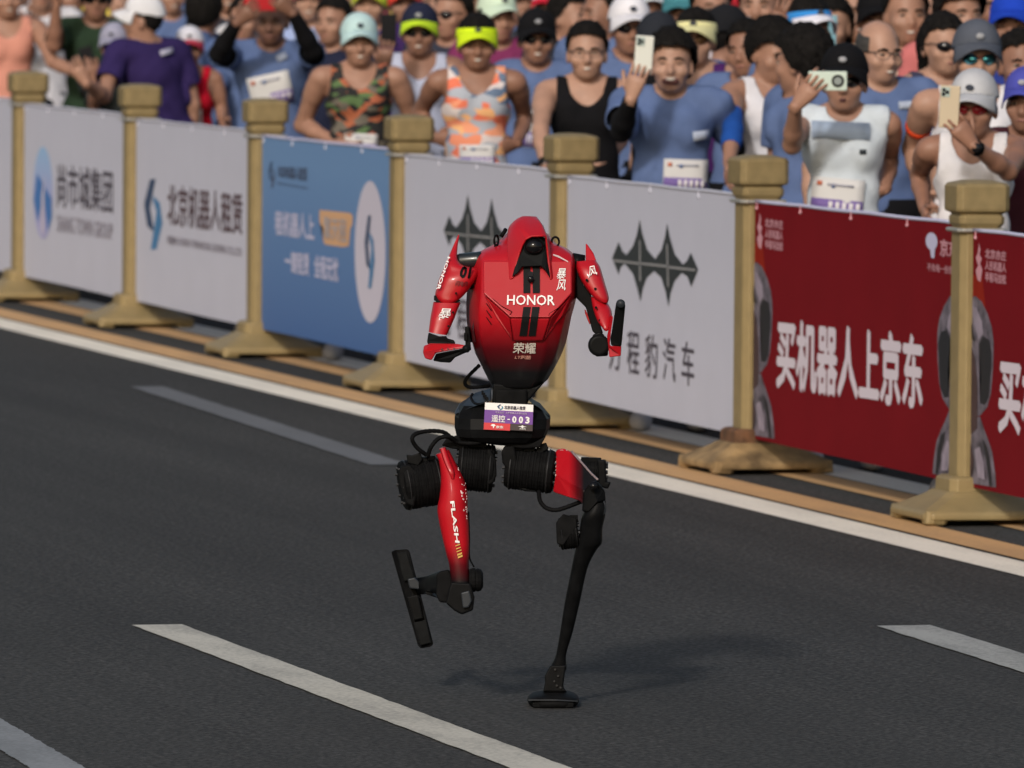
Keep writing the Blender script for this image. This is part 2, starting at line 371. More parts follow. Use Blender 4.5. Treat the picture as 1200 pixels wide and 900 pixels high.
b3.text('北京机器人租赁', (326.5, 194), (326.5, 207), (361, 196), (361, 213), ink_dim, .03)
b3.text('BEIJING ROBOT FINANCIAL LEASING', (326.5, 213), (326.5, 217), (361, 219), (361, 223), ink_dim)
b3.text('租机器人上', (323.5, 246.5), (323.5, 275), (369.5, 251), (369.5, 282.5), ink_pale, .03)
b3.poly('badge', [(375.5, 246), (411, 249.5), (414.5, 253), (414, 263), (411.5, 268), (410, 288), (404, 289.5), (382, 286.5), (380, 282), (380, 268), (375.5, 260)], ink_orange)
b3.text('擎天租', (381, 253), (381, 281), (408, 256), (408, 285), mat('badge_ink', alb((150, 140, 140), .72)), .02, 'badge_lettering').location.y = -.002
b3.text('一键租赁', (335, 293), (335, 318), (363.5, 297), (363.5, 324.5), ink_pale, .03)
b3.text('全程无忧', (369.5, 298), (369.5, 325), (397.5, 302), (397.5, 331.5), ink_pale, .03)
c = b3.P(434.7, 295.2); ru = (b3.P(452.8, 295)[0]-b3.P(416.6, 295)[0])/2; rz = (b3.P(434.7, 212)[1]-b3.P(434.7, 378.5)[1])/2
b3.disc('white_disc', c, ru, rz, mat('disc_print', alb((168, 164, 178), .72)))
leaf_logo(b3, lambda x, y: (c[0]-.1+.2*x, c[1]-.17+.34*y), ink_navy, ink_teal, .007)
WING = [(362, 565), (397, 478), (418, 528), (440, 548), (475, 500), (497, 435), (512, 355), (525, 430), (552, 520), (595, 570), (630, 520), (648, 450), (660, 378), (675, 455), (702, 545), (745, 600), (768, 580), (788, 535), (828, 628), (790, 722), (770, 665), (738, 645), (700, 690), (680, 750), (667, 830), (652, 750), (628, 670), (590, 635), (550, 670), (530, 725), (515, 800), (500, 735), (475, 650), (430, 595), (408, 615), (397, 655)]
b5 = Banner(4, cloth_white, 'white banner with a black winged emblem right of the robot')
b4 = Banner(3, cloth_white, 'white banner with a black winged emblem left of the robot')
wing = [b5.P(640+x/4.615, 180+y/4.615) for x, y in WING]
bars = [[(375, 572), (520, 590), (520, 602), (375, 584)], [(520, 588), (660, 603), (660, 616), (520, 600)], [(660, 606), (815, 624), (815, 636), (660, 620)], [(511, 470), (519, 470), (521, 690), (512, 690)], [(658, 490), (666, 490), (672, 720), (664, 720)]]
barp = [[b5.P(640+x/4.615, 180+y/4.615) for x, y in q] for q in bars]
for b in (b4, b5):
    b.poly('emblem', wing, ink_black, False)
    for q in barp: b.poly('emblem_line', q, ink_silver, False, .0065)
    a0, a1 = b5.P(715.5, 384), b5.P(715.5, 434.5); a2, a3 = b5.P(815, 400), b5.P(815, 452)
    for ch, x in zip('方程豹汽车', (0, .215, .43, .64, .855)):
        g0 = a0[0] + (a2[0]-a0[0])*x
        b.text_u(ch, g0, g0+(a2[0]-a0[0])*.145, .5*(a1[1]+a3[1]), .5*(a0[1]+a2[1]), ink_dark, .006)
def red_banner(k, label, cut=None):
    b = Banner(k, red_print, label)
    B6 = None
    u = lambda x, y: (Y0 - PITCH*5 - on_plane(x, y, PX).y, on_plane(x, y, PX).z)
    a, b_, c_, d = u(911, 371), u(911, 455), u(1083, 392), u(1083, 481.5)
    v, f = text_geo('买机器人上京东', .035, .04)
    P = [(Vector(b_)*(1-x)*(1-y) + Vector(a)*(1-x)*y + Vector(d)*x*(1-y) + Vector(c_)*x*y, l) for x, y, l in v]
    b.flat('lettering', [(p.x, p.y, l) for p, l in P], f, ink_white)
    # small emblem and three lines of lettering, upper left; shop mark upper right
    for i, (z, t) in enumerate(((.985, '北京亦庄'), (.945, '人形机器人'), (.905, '半程马拉松'))):
        p0, p1 = u(898, 256+i*12.5), u(919, 260+i*12.5)
        b.text_u(t, p0[0], p1[0], p0[1]-.034, p0[1]+.002, ink_pink, .03)
    p0 = u(891.5, 272)
    b.flat('small_emblem', [(p0[0]+x*.075, p0[1]+z*.065) for x, z in ((0, 1.15), (.25, .8), (.1, .5), (.5, .3), (.2, 0), (.6, -.3), (.3, -1), (-.2, -.9), (-.5, -.4), (-.1, -.1), (-.5, .3), (-.15, .6))],
           [(0, 1, 2, 11), (2, 3, 10, 11), (3, 4, 9, 10), (4, 5, 8, 9), (5, 6, 7, 8)], ink_pink)
    p0 = u(1093, 286)
    b.disc('shop_mark', (p0[0], p0[1]+.01), .075, .032, ink_pale)
    b.flat('shop_mark', [(p0[0]-.02, p0[1]), (p0[0]+.05, p0[1]), (p0[0]+.04, p0[1]-.05), (p0[0], p0[1]-.05)], [(0, 1, 2, 3)], ink_pale, .0055)
    b.text_u('京东', p0[0]+.11, p0[0]+.33, p0[1]-.04, p0[1]+.025, ink_pink, .03)
    b.text_u('不负每一份热爱', p0[0]-.05, p0[0]+.33, p0[1]-.1, p0[1]-.07, ink_pink, .01)
    # printed half figures of a pale armoured robot at both ends of the banner
    uL, uR = b.u0, b.u1
    q0 = u(877.6, 400)[0]
    def fpt(x, y, dy=0): p = u(860+x/3.464, 300+y/3.464); return (max(0, p[0]-uL-.004), p[1])
    OUT = [(60, 45), (75, 28), (98, 24), (120, 45), (140, 90), (155, 140), (162, 200), (160, 290), (152, 390), (140, 440), (116, 472), (60, 478)]
    OUT2 = [(60, 482), (115, 476), (128, 520), (143, 562), (158, 612), (168, 690), (171, 742), (60, 722)]
    CORE = [(60, 205), (82, 215), (98, 260), (106, 330), (108, 420), (106, 520), (60, 540)]
    ARM = [(112, 205), (128, 175), (148, 190), (156, 235), (152, 330), (146, 400), (132, 432), (116, 425), (120, 330)]
    VIS = [(62, 100), (72, 110), (92, 160), (100, 192), (88, 186), (66, 140)]
    LEG = [(62, 560), (84, 572), (96, 640), (88, 700), (74, 724), (60, 716)]
    SIDE = [(126, 560), (140, 585), (152, 640), (158, 735), (150, 733), (140, 650)]
    HI = [(84, 60), (104, 70), (122, 120), (128, 165), (110, 190), (96, 130)]
    HI2 = [(100, 600), (118, 590), (132, 650), (136, 715), (112, 705)]
    def fig(sx, u0):
        for i, (pts, m_) in enumerate(((OUT, ink_lav), (OUT2, ink_lav), (HI, ink_lav2), (CORE, ink_core), (ARM, ink_limb), (VIS, ink_limb), (LEG, ink_core), (SIDE, ink_limb), (HI2, ink_lav2))):
            b.poly('figure_print', [(u0+sx*p[0], p[1]) for p in (fpt(*q) for q in pts)], m_, False, .0042+.0006*i)
    fig(1, uL); fig(-1, uR)
    b.flat('orange_glow_print', [(uL+.003, .9), (uL+.12, .9), (uL+.16, .8), (uL+.12, .66), (uL+.003, .66)], [(0, 1, 2, 3, 4)], red_print2, .004)
    return b
b6 = red_banner(5, 'red banner with 买机器人上京东 in full, between two posts')
b7 = red_banner(6, 'red banner cut off by the right edge of the photo')
# ================================================================== ROBOT
ZR = 27.15; FOOT = on_ground(648, 826)
robot = link('humanoid_robot', None, loc=(FOOT.x, FOOT.y, .001), rot=(0, 0, -CT),
             label='headless red and black humanoid robot running on the asphalt with number 003', category='robot')
_c, _s = math.cos(CT), math.sin(CT)
def rp(x, y, dy=0.):
    p = at_depth(x, y, ZR+dy) - FOOT
    return Vector((p.x*nX[0] + p.y*nX[1], p.x*fX[0] + p.y*fX[1], p.z))
c6 = lambda x, y: (440+x/3.529, 230+y/3.529)
c7 = lambda x, y: (440+x/4, 440+y/4)
c8 = lambda x, y: (440+x/4, 620+y/4)
def paint_mat(name, col, rough=.33, coat=.2, grad=None, dark=(.006, .006, .007), spec=.3):
    m = bpy.data.materials.new(name); m.use_nodes = True; nt = m.node_tree; b = nt.nodes['Principled BSDF']
    b.inputs['Roughness'].default_value = rough; b.inputs['Coat Weight'].default_value = coat; b.inputs['Coat Roughness'].default_value = .12; b.inputs['Specular IOR Level'].default_value = spec
    tc = nt.nodes.new('ShaderNodeTexCoord')
    n = nt.nodes.new('ShaderNodeTexNoise'); n.inputs['Scale'].default_value = 40; n.inputs['Detail'].default_value = 5; nt.links.new(tc.outputs['Object'], n.inputs['Vector'])
    rr = nt.nodes.new('ShaderNodeMapRange'); rr.inputs['To Min'].default_value = rough-.05; rr.inputs['To Max'].default_value = rough+.14
    nt.links.new(n.outputs[0], rr.inputs[0]); nt.links.new(rr.outputs[0], b.inputs['Roughness'])
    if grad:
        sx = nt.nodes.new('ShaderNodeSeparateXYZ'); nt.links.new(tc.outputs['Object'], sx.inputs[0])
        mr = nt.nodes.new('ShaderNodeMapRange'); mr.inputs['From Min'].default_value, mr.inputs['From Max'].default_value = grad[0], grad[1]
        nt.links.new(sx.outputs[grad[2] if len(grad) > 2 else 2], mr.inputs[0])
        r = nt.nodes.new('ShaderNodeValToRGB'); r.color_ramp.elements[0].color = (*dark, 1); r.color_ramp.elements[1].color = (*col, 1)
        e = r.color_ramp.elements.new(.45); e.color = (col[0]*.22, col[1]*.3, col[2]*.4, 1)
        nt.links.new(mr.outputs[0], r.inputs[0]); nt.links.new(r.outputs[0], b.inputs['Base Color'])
    else: b.inputs['Base Color'].default_value = (*col, 1)
    return m
RED = (.38, .0055, .012)
red = paint_mat('red_lacquer', RED)
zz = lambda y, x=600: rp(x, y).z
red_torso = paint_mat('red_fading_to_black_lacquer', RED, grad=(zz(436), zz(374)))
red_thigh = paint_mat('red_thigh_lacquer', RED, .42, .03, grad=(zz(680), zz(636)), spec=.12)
black = mat('black_plastic', (.0055, .0058, .0064), .42, noise=.3, nscale=25, spec=.05)
black_matt = mat('black_rubber', (.006, .0061, .0066), .6, noise=.3, nscale=40, spec=.04)
black_gloss = mat('black_gloss', (.005, .005, .006), .16, coat=.12, spec=.2)
stripe = mat('black_stripe_film', (.008, .0085, .009), .5, spec=.08)
slate = mat('slate_grey_shell', (.022, .026, .032), .4, spec=.2, noise=.15, nscale=30)
steel = mat('dark_steel', (.035, .035, .037), .45, .5)
white_film = mat('white_film', (.78, .76, .76), .5); gold_film = mat('gold_film', (.55, .32, .06), .45)
purple_film = mat('purple_film', (.13, .035, .27), .5); red_film = mat('red_film', (.55, .02, .03), .5); dark_film = mat('dark_film', (.03, .015, .017), .5)
mesh_grille = mat('dark_red_grille', (.10, .012, .018), .6, noise=.7, nscale=160)

def prism(name, pts, d0, d1, m, bev=.004, parent=None, inset=0., **kw):
    """outline at depth d0 (front) pulled back to d1; a point may carry its own front depth"""
    F = [rp(p[0], p[1], p[2] if len(p) > 2 else d0) for p in pts]
    cx = sum(p[0] for p in pts)/len(pts); cy = sum(p[1] for p in pts)/len(pts)
    B = [rp(cx+(p[0]-cx)*(1-inset), cy+(p[1]-cy)*(1-inset), d1) for p in pts]
    bm = bmesh.new(); f = [bm.verts.new(p) for p in F]; b = [bm.verts.new(p) for p in B]; n = len(pts)
    bm.faces.new(f); bm.faces.new(b[::-1])
    for i in range(n): bm.faces.new((f[i], b[i], b[(i+1) % n], f[(i+1) % n]))
    bmesh.ops.recalc_face_normals(bm, faces=bm.faces[:])
    me = bpy.data.meshes.new(name); bm.to_mesh(me); bm.free(); me.materials.append(m)
    o = link(name, me, parent or robot, **kw)
    if bev: bevel(o, bev, 3, 28)
    return o
flange_m = mat('dark_flange_metal', (.016, .0165, .018), .4, spec=.15)
def actuator(name, a, b, r, da, db, ribs=9, parent=None, m=None, n=28, face=True):
    p0, p1 = rp(*a, da), rp(*b, db); mb = MB(); prof = [(0, r*.55), (.0, r*.86), (.05, r*.93)]
    for i in range(ribs):
        t = .10 + .74*i/ribs; h = .74/ribs
        j = (1, .992, 1.0, .985, 1.0, .975, 1.0)[i % 7]; prof += [(t, r*.962), (t+h*.12, r*j), (t+h*(.55+.2*(i % 2)), r*j), (t+h*(.66+.2*(i % 2)), r*.962)]
    prof += [(.87, r*.97), (.9, r*1.0), (.97, r*.96), (1, r*.86), (1, r*.5)]
    mb.cyl(p0, p1, r, n=n, prof=prof)
    o = mb.build(name, m or black_matt, parent or robot, False)
    q = (p1-p0).to_track_quat('Z', 'Y')
    bo = MB()
    for t, e in ((-.02, -1), (1.02, 1)):
        for i in range(10):
            c = p0+(p1-p0)*t + q @ Vector((r*.72*math.cos(i*.628), r*.72*math.sin(i*.628), 0)); bo.cyl(c-(p1-p0).normalized()*.004, c+(p1-p0).normalized()*.004, .0045, n=6)
    x = bo.build('bolt', steel, o); x['kind'] = 'stuff'
    d_ = p1-p0
    for t in (.09, .86): fl = MB(); fl.cyl(p0+d_*t, p0+d_*(t+.035), r*1.025, n=n); fl.build('flange', flange_m, o, True, bev=.0015)
    for t, w_ in ((.25, .012), (.48, .016), (.7, .010)):
        cpt = p0+d_*t + Vector((0, -r*.35, r*.95)); tb = MB(); tb.box(cpt, (w_, .008, .007)); tb.build('terminal_block', black, o, bev=.002)
    return o
def smooth_by_angle(me, ang=32):
    me.polygons.foreach_set('use_smooth', np.ones(len(me.polygons), bool))
    bm = bmesh.new(); bm.from_mesh(me)
    for e in bm.edges: e.smooth = not (len(e.link_faces) == 2 and e.calc_face_angle(0) > R(ang))
    bm.to_mesh(me); bm.free()
def limb(name, rows, m, n=20, sq=2.6, sub=4, parent=None, ang=40, **kw):
    """rounded limb: each row is left outline point, right outline point, depth of its axis, half depth"""
    A = [(rp(*l, d), rp(*r, d), t) for l, r, d, t in rows]; rings = []
    Ls = smooth_path([a[0] for a in A], sub); Rs = smooth_path([a[1] for a in A], sub); Ts = [p.x for p in smooth_path([Vector((a[2], 0, 0)) for a in A], sub)]
    for l, r, t in zip(Ls, Rs, Ts):
        c_ = (l+r)/2; h = (r-l)/2; ring_ = []
        for k in range(n):
            a = 2*math.pi*k/n; ca, sa = math.cos(a), math.sin(a)
            ring_.append(c_ + h*(abs(ca)**(2/sq)*(1 if ca > 0 else -1)) + Vector((0, t*(abs(sa)**(2/sq)*(1 if sa > 0 else -1)), 0)))
        rings.append(ring_)
    mb = MB(); mb.loft(rings); me = mb.mesh(name, m); bm = bmesh.new(); bm.from_mesh(me); bmesh.ops.recalc_face_normals(bm, faces=bm.faces[:]); bm.to_mesh(me); bm.free()
    smooth_by_angle(me, ang); return link(name, me, parent or robot, **kw)
# ---- torso shell: rings (from crop rows): side back L, side L, front corner L, plate L, plate R, front corner R, side R, back R
rows = [  # cy, xs(8), depths(8)
 (150, (550, 547, 562, 592, 694, 700, 706, 703), (.13, .1, .06, .04, .04, .06, .1, .13)),
 (174, (530, 524, 548, 582, 700, 720, 728, 724), (.13, .09, .045, .025, .025, .045, .09, .13)),
 (196, (505, 500, 540, 575, 705, 735, 745, 740), (.13, .08, .03, .01, .01, .03, .08, .13)),
 (216, (462, 457, 490, 548, 725, 775, 790, 785), (.14, .06, .01, -.012, -.012, .01, .06, .14)),
 (240, (420, 414, 450, 535, 735, 808, 822, 815), (.15, .04, -.012, -.034, -.034, -.012, .05, .15)),
 (266, (402, 406, 441, 525, 740, 815, 832, 824), (.155, .03, -.03, -.05, -.05, -.03, .05, .15)),
 (335, (392, 395, 438, 525, 740, 816, 837, 826), (.155, .03, -.05, -.072, -.072, -.05, .05, .15)),
 (405, (388, 390, 436, 532, 745, 815, 835, 822), (.15, .03, -.066, -.096, -.096, -.066, .05, .15)),
 (450, (386, 388, 430, 540, 740, 800, 824, 812), (.147, .03, -.068, -.105, -.105, -.07, .05, .145)),
 (500, (387, 389, 428, 545, 735, 785, 810, 800), (.14, .03, -.066, -.106, -.106, -.068, .05, .135)),
 (560, (392, 396, 430, 555, 715, 772, 798, 788), (.13, .03, -.058, -.094, -.094, -.06, .05, .13)),
 (605, (399, 404, 436, 562, 705, 762, 788, 778), (.12, .03, -.05, -.084, -.084, -.052, .045, .12)),
 (650, (412, 417, 448, 565, 700, 748, 772, 762), (.11, .028, -.04, -.073, -.073, -.043, .04, .11)),
 (690, (432, 437, 462, 565, 690, 735, 752, 742), (.10, .025, -.03, -.062, -.062, -.032, .035, .10)),
 (760, (466, 472, 490, 565, 668, 695, 712, 700), (.08, .02, -.015, -.04, -.04, -.016, .03, .08)),
 (797, (486, 490, 502, 570, 640, 655, 668, 662), (.07, .02, -.01, -.028, -.028, -.01, .03, .07))]
TY = .0
def ring(row): return [rp(*c6(x, row[0]), d+TY) for x, d in zip(row[1], row[2])]
mb = MB(); mb.loft([ring(r) for r in rows]); torso = mb.build('torso_shell', red_torso, robot)
bm = bmesh.new(); bm.from_mesh(torso.data); bmesh.ops.recalc_face_normals(bm, faces=bm.faces[:])
bmesh.ops.bevel(bm, geom=[e for e in bm.edges if len(e.link_faces) == 2 and e.calc_face_angle(0) > R(24)], offset=.007, segments=3, profile=.5, affect='EDGES')
bm.to_mesh(torso.data); bm.free(); smooth_by_angle(torso.data, 30)
# raised chest: a plate that leans up to the ridge, a plate that falls away below it, two wings
dU = lambda cy: -.058-(cy-262)*(.070/243)
up = [(446, 268), (812, 268), (812, 402), (722, 503), (558, 503), (446, 402)]
prism('chest_plate', [(*c6(x, y), dU(y)) for x, y in up], -.05, -.01, red_torso, .004)
prism('chest_plate_lower', [(*c6(558, 507), -.127), (*c6(722, 507), -.127), (*c6(692, 600), -.098), (*c6(572, 600), -.098)], -.1, -.02, red_torso, .004)
prism('chest_wing', [(*c6(450, 412), -.088), (*c6(554, 505), -.124), (*c6(568, 600), -.096), (*c6(500, 505), -.092)], -.1, -.02, red_torso, .003)
prism('chest_wing', [(*c6(810, 412), -.088), (*c6(770, 500), -.09), (*c6(696, 600), -.096), (*c6(726, 505), -.124)], -.1, -.02, red_torso, .003)
bm = bmesh.new()
for ob in [torso] + [o_ for o_ in robot.children if o_.name.startswith('chest_')]: bm.from_mesh(ob.data)
bmesh.ops.triangulate(bm, faces=bm.faces[:]); TB = BVHTree.FromBMesh(bm); bm.free()
def conform(name, pts, faces, m, bvh=TB, off=.0035, parent=None, sub=0):
    """flat print laid on the shell: each point (px, py) is dropped straight back onto it"""
    bm = bmesh.new(); vs_ = [bm.verts.new(rp(p[0], p[1], -.4)) for p in pts]; ly = [p[2] if len(p) > 2 else 0 for p in pts]
    for f in faces:
        try: bm.faces.new([vs_[i] for i in f])
        except ValueError: pass
    if sub: bmesh.ops.subdivide_edges(bm, edges=bm.edges[:], cuts=sub, use_grid_fill=True)
    for i, v in enumerate(bm.verts):
        h = bvh.ray_cast(v.co, Vector((0, 1, 0)))
        if h[0] is None: h = bvh.find_nearest(v.co)
        v.co.y = h[0].y - off - (ly[i]*LAY if i < len(ly) else 0)
    bmesh.ops.recalc_face_normals(bm, faces=bm.faces[:])
    me = bpy.data.meshes.new(name); bm.to_mesh(me); bm.free(); me.materials.append(m)
    return link(name, me, parent or torso)
def bvh_of(o):
    bm = bmesh.new(); bm.from_mesh(o.data); bmesh.ops.triangulate(bm, faces=bm.faces[:]); t = BVHTree.FromBMesh(bm); bm.free(); return t
def print_text(name, t, lb, lt, rb, rt, m, bold=.0, bvh=TB, parent=None, off=.0035):
    v, f = text_geo(t, bold)
    lb, lt, rb, rt = map(Vector, (lb, lt, rb, rt))
    pts = [(lb*(1-x)*(1-y) + lt*(1-x)*y + rb*x*(1-y) + rt*x*y, l) for x, y, l in v]
    return conform(name, [(p.x, p.y, l) for p, l in pts], f, m, bvh, off, parent)
for x0, x1, x2, x3 in ((612, 641, 612, 641), (651, 681, 651, 681)):
    conform('stripe', [c6(x0, 285), c6(x1, 285), c6(x3, 421), c6(x2, 421)], [(0, 1, 2, 3)], stripe, sub=5)
for q in (((612, 478), (643, 478), (627, 601), (595, 601)), ((649, 478), (680, 478), (663, 601), (633, 601))):
    conform('stripe', [c6(*p) for p in q], [(0, 1, 2, 3)], stripe, sub=5)
print_text('lettering', 'HONOR', c6(543, 470), c6(545, 429), c6(743, 472), c6(743, 430), white_film, .012)
for y0, y1, t in ((320, 363, '暴'), (366, 411, '风')):
    print_text('lettering', t, c6(750, y1), c6(757, y0), c6(787, y1), c6(795, y0), white_film, .007)
print_text('lettering', '荣耀', c6(567, 676), c6(572, 630), c6(663, 678), c6(666, 630), mat('grey_film', (.5, .46, .42), .5), .018)
print_text('lettering', 'LT跑酷', c6(575, 700), c6(580, 684), c6(642, 702), c6(646, 685), mat('bronze_film', (.42, .2, .16), .5), .03)
for q in (((480, 440), (520, 473), (566, 497), (556, 511), (540, 511)), ((797, 447), (760, 480), (722, 503), (716, 515), (736, 513))):
    conform('vent_slit', [c6(*p) for p in q], [tuple(range(5))], black_gloss, sub=0)
for y in (466, 495, 524):
    conform('side_slot', [c6(455, y), c6(459, y), c6(481, y+30), c6(476, y+31)], [(0, 1, 2, 3)], black, sub=2)
for x0, y0 in ((735, 560), (752, 545), (770, 528)):
    conform('side_slot', [c6(x0, y0), c6(x0+3, y0+2), c6(x0+38, y0-34), c6(x0+35, y0-36)], [(0, 1, 2, 3)], mat('dark_red_line', (.12, .004, .008), .5), sub=2)
conform('shoulder_glint_strip', [c6(737, 262), c6(760, 269), c6(800, 291), c6(799, 295), c6(758, 276), c6(736, 268)], [tuple(range(6))], mat('painted_glint', (.6, .45, .45), .3), sub=0)  # pale strip painted on the shell as a highlight along the shoulder
# side grille on the robot's flank
G = [(r[0], r[1][0]-2, r[1][1]+3) for r in (rows[6], rows[8], rows[9], rows[10], rows[11])]
gv = []
for cy, a, b_ in G: gv += [c6(a-3, cy), c6(b_+22 if cy < 560 else b_+14, cy)]
gp = [rp(*p, d) for p, d in zip(gv, [.10, -.006]*5)]
link('side_grille', new_mesh('side_grille', [p + Vector((-.004, -.006, 0)) for p in gp], [(2*i, 2*i+1, 2*i+3, 2*i+2) for i in range(4)], mesh_grille), torso)
prism('battery_connector', [c6(370, 540), c6(388, 540), c6(396, 640), c6(372, 632)], .01, .07, black, .003)
prism('battery_connector', [c6(366, 565), c6(382, 565), c6(382, 600), c6(366, 600)], .0, .05, black_matt, .003)
# ---- cowl with the camera in its mouth
z3 = lambda x, y: (570+x/10, 245+y/10)
z9 = lambda x, y: (560+x/8.571, 230+y/8.571)
limb('head_cowl', [(z9(446, 204), z9(588, 208), .045, .03), (z9(385, 235), z9(632, 262), .05, .062), (z9(318, 300), z9(672, 345), .05, .09), (z9(296, 380), z9(696, 430), .05, .106), (z9(296, 480), z9(714, 540), .05, .108), (z9(300, 620), z9(735, 680), .05, .105), (z9(305, 760), z9(748, 790), .05, .1)], red, 28, 2.4, 3)
def face_mesh(name, pts, faces, thick, m):
    """a folded sheet of shell: points (px, py, depth), given thickness and rounded folds"""
    bm = bmesh.new(); vs_ = [bm.verts.new(rp(*p)) for p in pts]
    for f in faces: bm.faces.new([vs_[i] for i in f])
    bmesh.ops.recalc_face_normals(bm, faces=bm.faces[:])
    if sum(f.normal.y for f in bm.faces) > 0: bmesh.ops.reverse_faces(bm, faces=bm.faces[:])
    bmesh.ops.triangulate(bm, faces=bm.faces[:])
    me = bpy.data.meshes.new(name); bm.to_mesh(me); bm.free(); me.materials.append(m); o = link(name, me, robot)
    me.polygons.foreach_set('use_smooth', np.ones(len(me.polygons), bool)); me.set_sharp_from_angle(angle=R(24)) if hasattr(me, 'set_sharp_from_angle') else None
    md = o.modifiers.new('thick', 'SOLIDIFY'); md.thickness = thick; md.offset = -1; bevel(o, .0035, 3, 22); return o
HP = [(440, 203, .012), (515, 201, .01), (590, 210, .012), (645, 290, -.035), (690, 402, -.086), (640, 396, -.096), (540, 400, -.096), (476, 436, -.092), (440, 500, -.085), (402, 620, -.08), (348, 826, -.087), (310, 845, -.082), (299, 640, -.058), (292, 470, -.03), (308, 318, .0), (368, 246, .005), (402, 300, -.045),
      (706, 520, -.08), (722, 700, -.083), (734, 838, -.088), (764, 842, -.078), (744, 650, -.055), (722, 500, -.03), (700, 410, -.03), (660, 300, .0)]
face_mesh('cowl_shell', [(*z9(x, y), d) for x, y, d in HP], [(0, 1, 6, 7, 16), (1, 2, 3, 5, 6), (3, 4, 5), (0, 16, 15), (15, 16, 14), (14, 16, 7, 8, 13), (13, 8, 9, 12), (12, 9, 10, 11), (4, 23, 22, 17), (17, 22, 21, 18), (18, 21, 20, 19), (3, 24, 23, 4), (2, 24, 3)], .006, red)
prism('face_panel', [(*z3(300, 800), -.089), (*z3(378, 520), -.074), (*z3(438, 372), -.064), (*z3(520, 318), -.062), (*z3(640, 318), -.062), (*z3(702, 352), -.064), (*z3(720, 500), -.072), (*z3(750, 818), -.089), (*z3(688, 722), -.089), (*z3(640, 672), -.088), (*z3(420, 680), -.088), (*z3(368, 752), -.089)], -.07, .0, mat('face_black', (.006, .0065, .007), .45, spec=.04), .002)
mb = MB(); mb.ball(rp(*z3(560, 445), -.075), (.026, .022, .024), 28, 18); eye = mb.build('camera_eye', black_gloss, robot, True)
mb = MB(); mb.tube([rp(*z3(560, 445), -.076) + Vector((.0275*math.cos(a*math.pi/14), .0, .026*math.sin(a*math.pi/14))) for a in range(29)], .003, 6); mb.build('camera_rim', black, eye, True)
o = conform('chest_sensor', [z3(518+34*math.cos(a*.5236), 826+38*math.sin(a*.5236)) for a in range(12)], [tuple(range(12))], black_gloss, off=.006)
mb = MB(); mb.ball(rp(*z3(520, 826), -.097), (.009, .006, .009), 14, 10); mb.build('sensor_dome', black_gloss, o, True)
def eyelet(x, y, dy, yaw, sc=1.):
    c = rp(x, y, dy); mb = MB(); u = Vector((math.cos(yaw), math.sin(yaw), 0))
    mb.tube([c + u*.0105*sc*math.cos(a*math.pi/12) + Vector((0, 0, .0135*sc*math.sin(a*math.pi/12))) for a in range(25)], .0032, 8)
    mb.cyl(c - Vector((0, 0, .024)), c - Vector((0, 0, .0135)), .0065, n=10)
    return mb.build('lifting_eye', black, robot, True)
eyelet(*z3(116, 370), .03, 1.0, 1.05); eyelet(*z3(808, 388), .03, 0)
mb = MB(); mb.tube([rp(*z3(170, 330), .06), rp(*z3(205, 280), .06), rp(*z3(225, 245), .07)], .006); mb.build('antenna_lead', black_matt, robot, True)
# ---- arm on the robot's right (left in the picture)
z1 = lambda x, y: (480+x/10, 235+y/10); z2 = lambda x, y: (480+x/10, 320+y/10)
mb = MB(); mb.cyl(rp(*z1(560, 715), .03), rp(*z1(840, 695), .03), .021, n=20, prof=[(0, .018), (.1, .0215), (.8, .0225), (1, .024)]); mb.build('shoulder_joint', mat('wet_black_joint', (.012, .017, .019), .3, coat=.1), robot, True)
ua = limb('upper_arm_shell', [(z1(570, 403), z1(584, 408), .04, .006), (z1(512, 530), z1(562, 560), .03, .014), (z1(455, 665), z1(566, 700), .015, .03), (z1(420, 750), z1(640, 768), .01, .042), (z1(388, 830), z1(806, 806), .01, .05), (z2(352, 60), z2(786, 60), .005, .054),
    (z2(318, 170), z2(712, 172), .0, .05), (z2(300, 265), z2(625, 275), -.005, .045), (z2(345, 330), z2(552, 332), -.012, .038), (z2(415, 388), z2(445, 388), -.02, .02)], red, 20, 3)
prism('arm_seam', [z2(285, 270), z2(305, 262), z2(380, 365), z2(430, 385), z2(582, 312), z2(596, 330), z2(435, 408), z2(370, 392), z2(300, 330), z2(285, 325)], -.035, .04, black, .001)
prism('inner_arm_frame', [z1(800, 760), z1(838, 740), z1(838, 800), z2(800, 120), z2(735, 190), z2(700, 200), z2(790, 30)], .0, .06, black, .003)
fa = limb('forearm_shell', [(z2(278, 345), z2(598, 350), -.015, .038), (z2(262, 430), z2(562, 435), -.02, .042), (z2(245, 520), z2(532, 520), -.028, .042), (z2(233, 610), z2(492, 612), -.035, .038), (z2(224, 692), z2(440, 728), -.042, .034)], red, 20, 3)
prism('wrist', [(*z2(222, 700), -.08), (*z2(345, 745), -.09), (*z2(430, 740), -.085), (*z2(440, 768), -.09), (*z2(520, 790), -.1), (*z2(540, 835), -.1), (*z2(210, 838), -.085), (*z2(205, 800), -.08)], -.08, .01, black, .004)
hd = prism('fist_shell', [(*c6(200, 620), -.10), (*c6(228, 610), -.12), (*c6(340, 612), -.15), (*c6(372, 618), -.15), (*c6(360, 630), -.155), (*c6(250, 650), -.15), (*c6(232, 680), -.14), (*c6(205, 672), -.12), (*c6(196, 648), -.1)], -.12, -.0, red, .004)
prism('fist_inner', [(*c6(250, 652), -.145), (*c6(355, 632), -.15), (*c6(384, 618), -.15), (*c6(392, 640), -.145), (*c6(330, 668), -.14), (*c6(310, 690), -.13), (*c6(270, 688), -.12), (*c6(238, 682), -.12)], -.13, -.03, black, .004)
mb = MB(); mb.cyl(rp(*c6(376, 632), -.165), rp(*c6(376, 632), -.09), .0115, n=16); mb.build('fist_joint', black, hd, True)
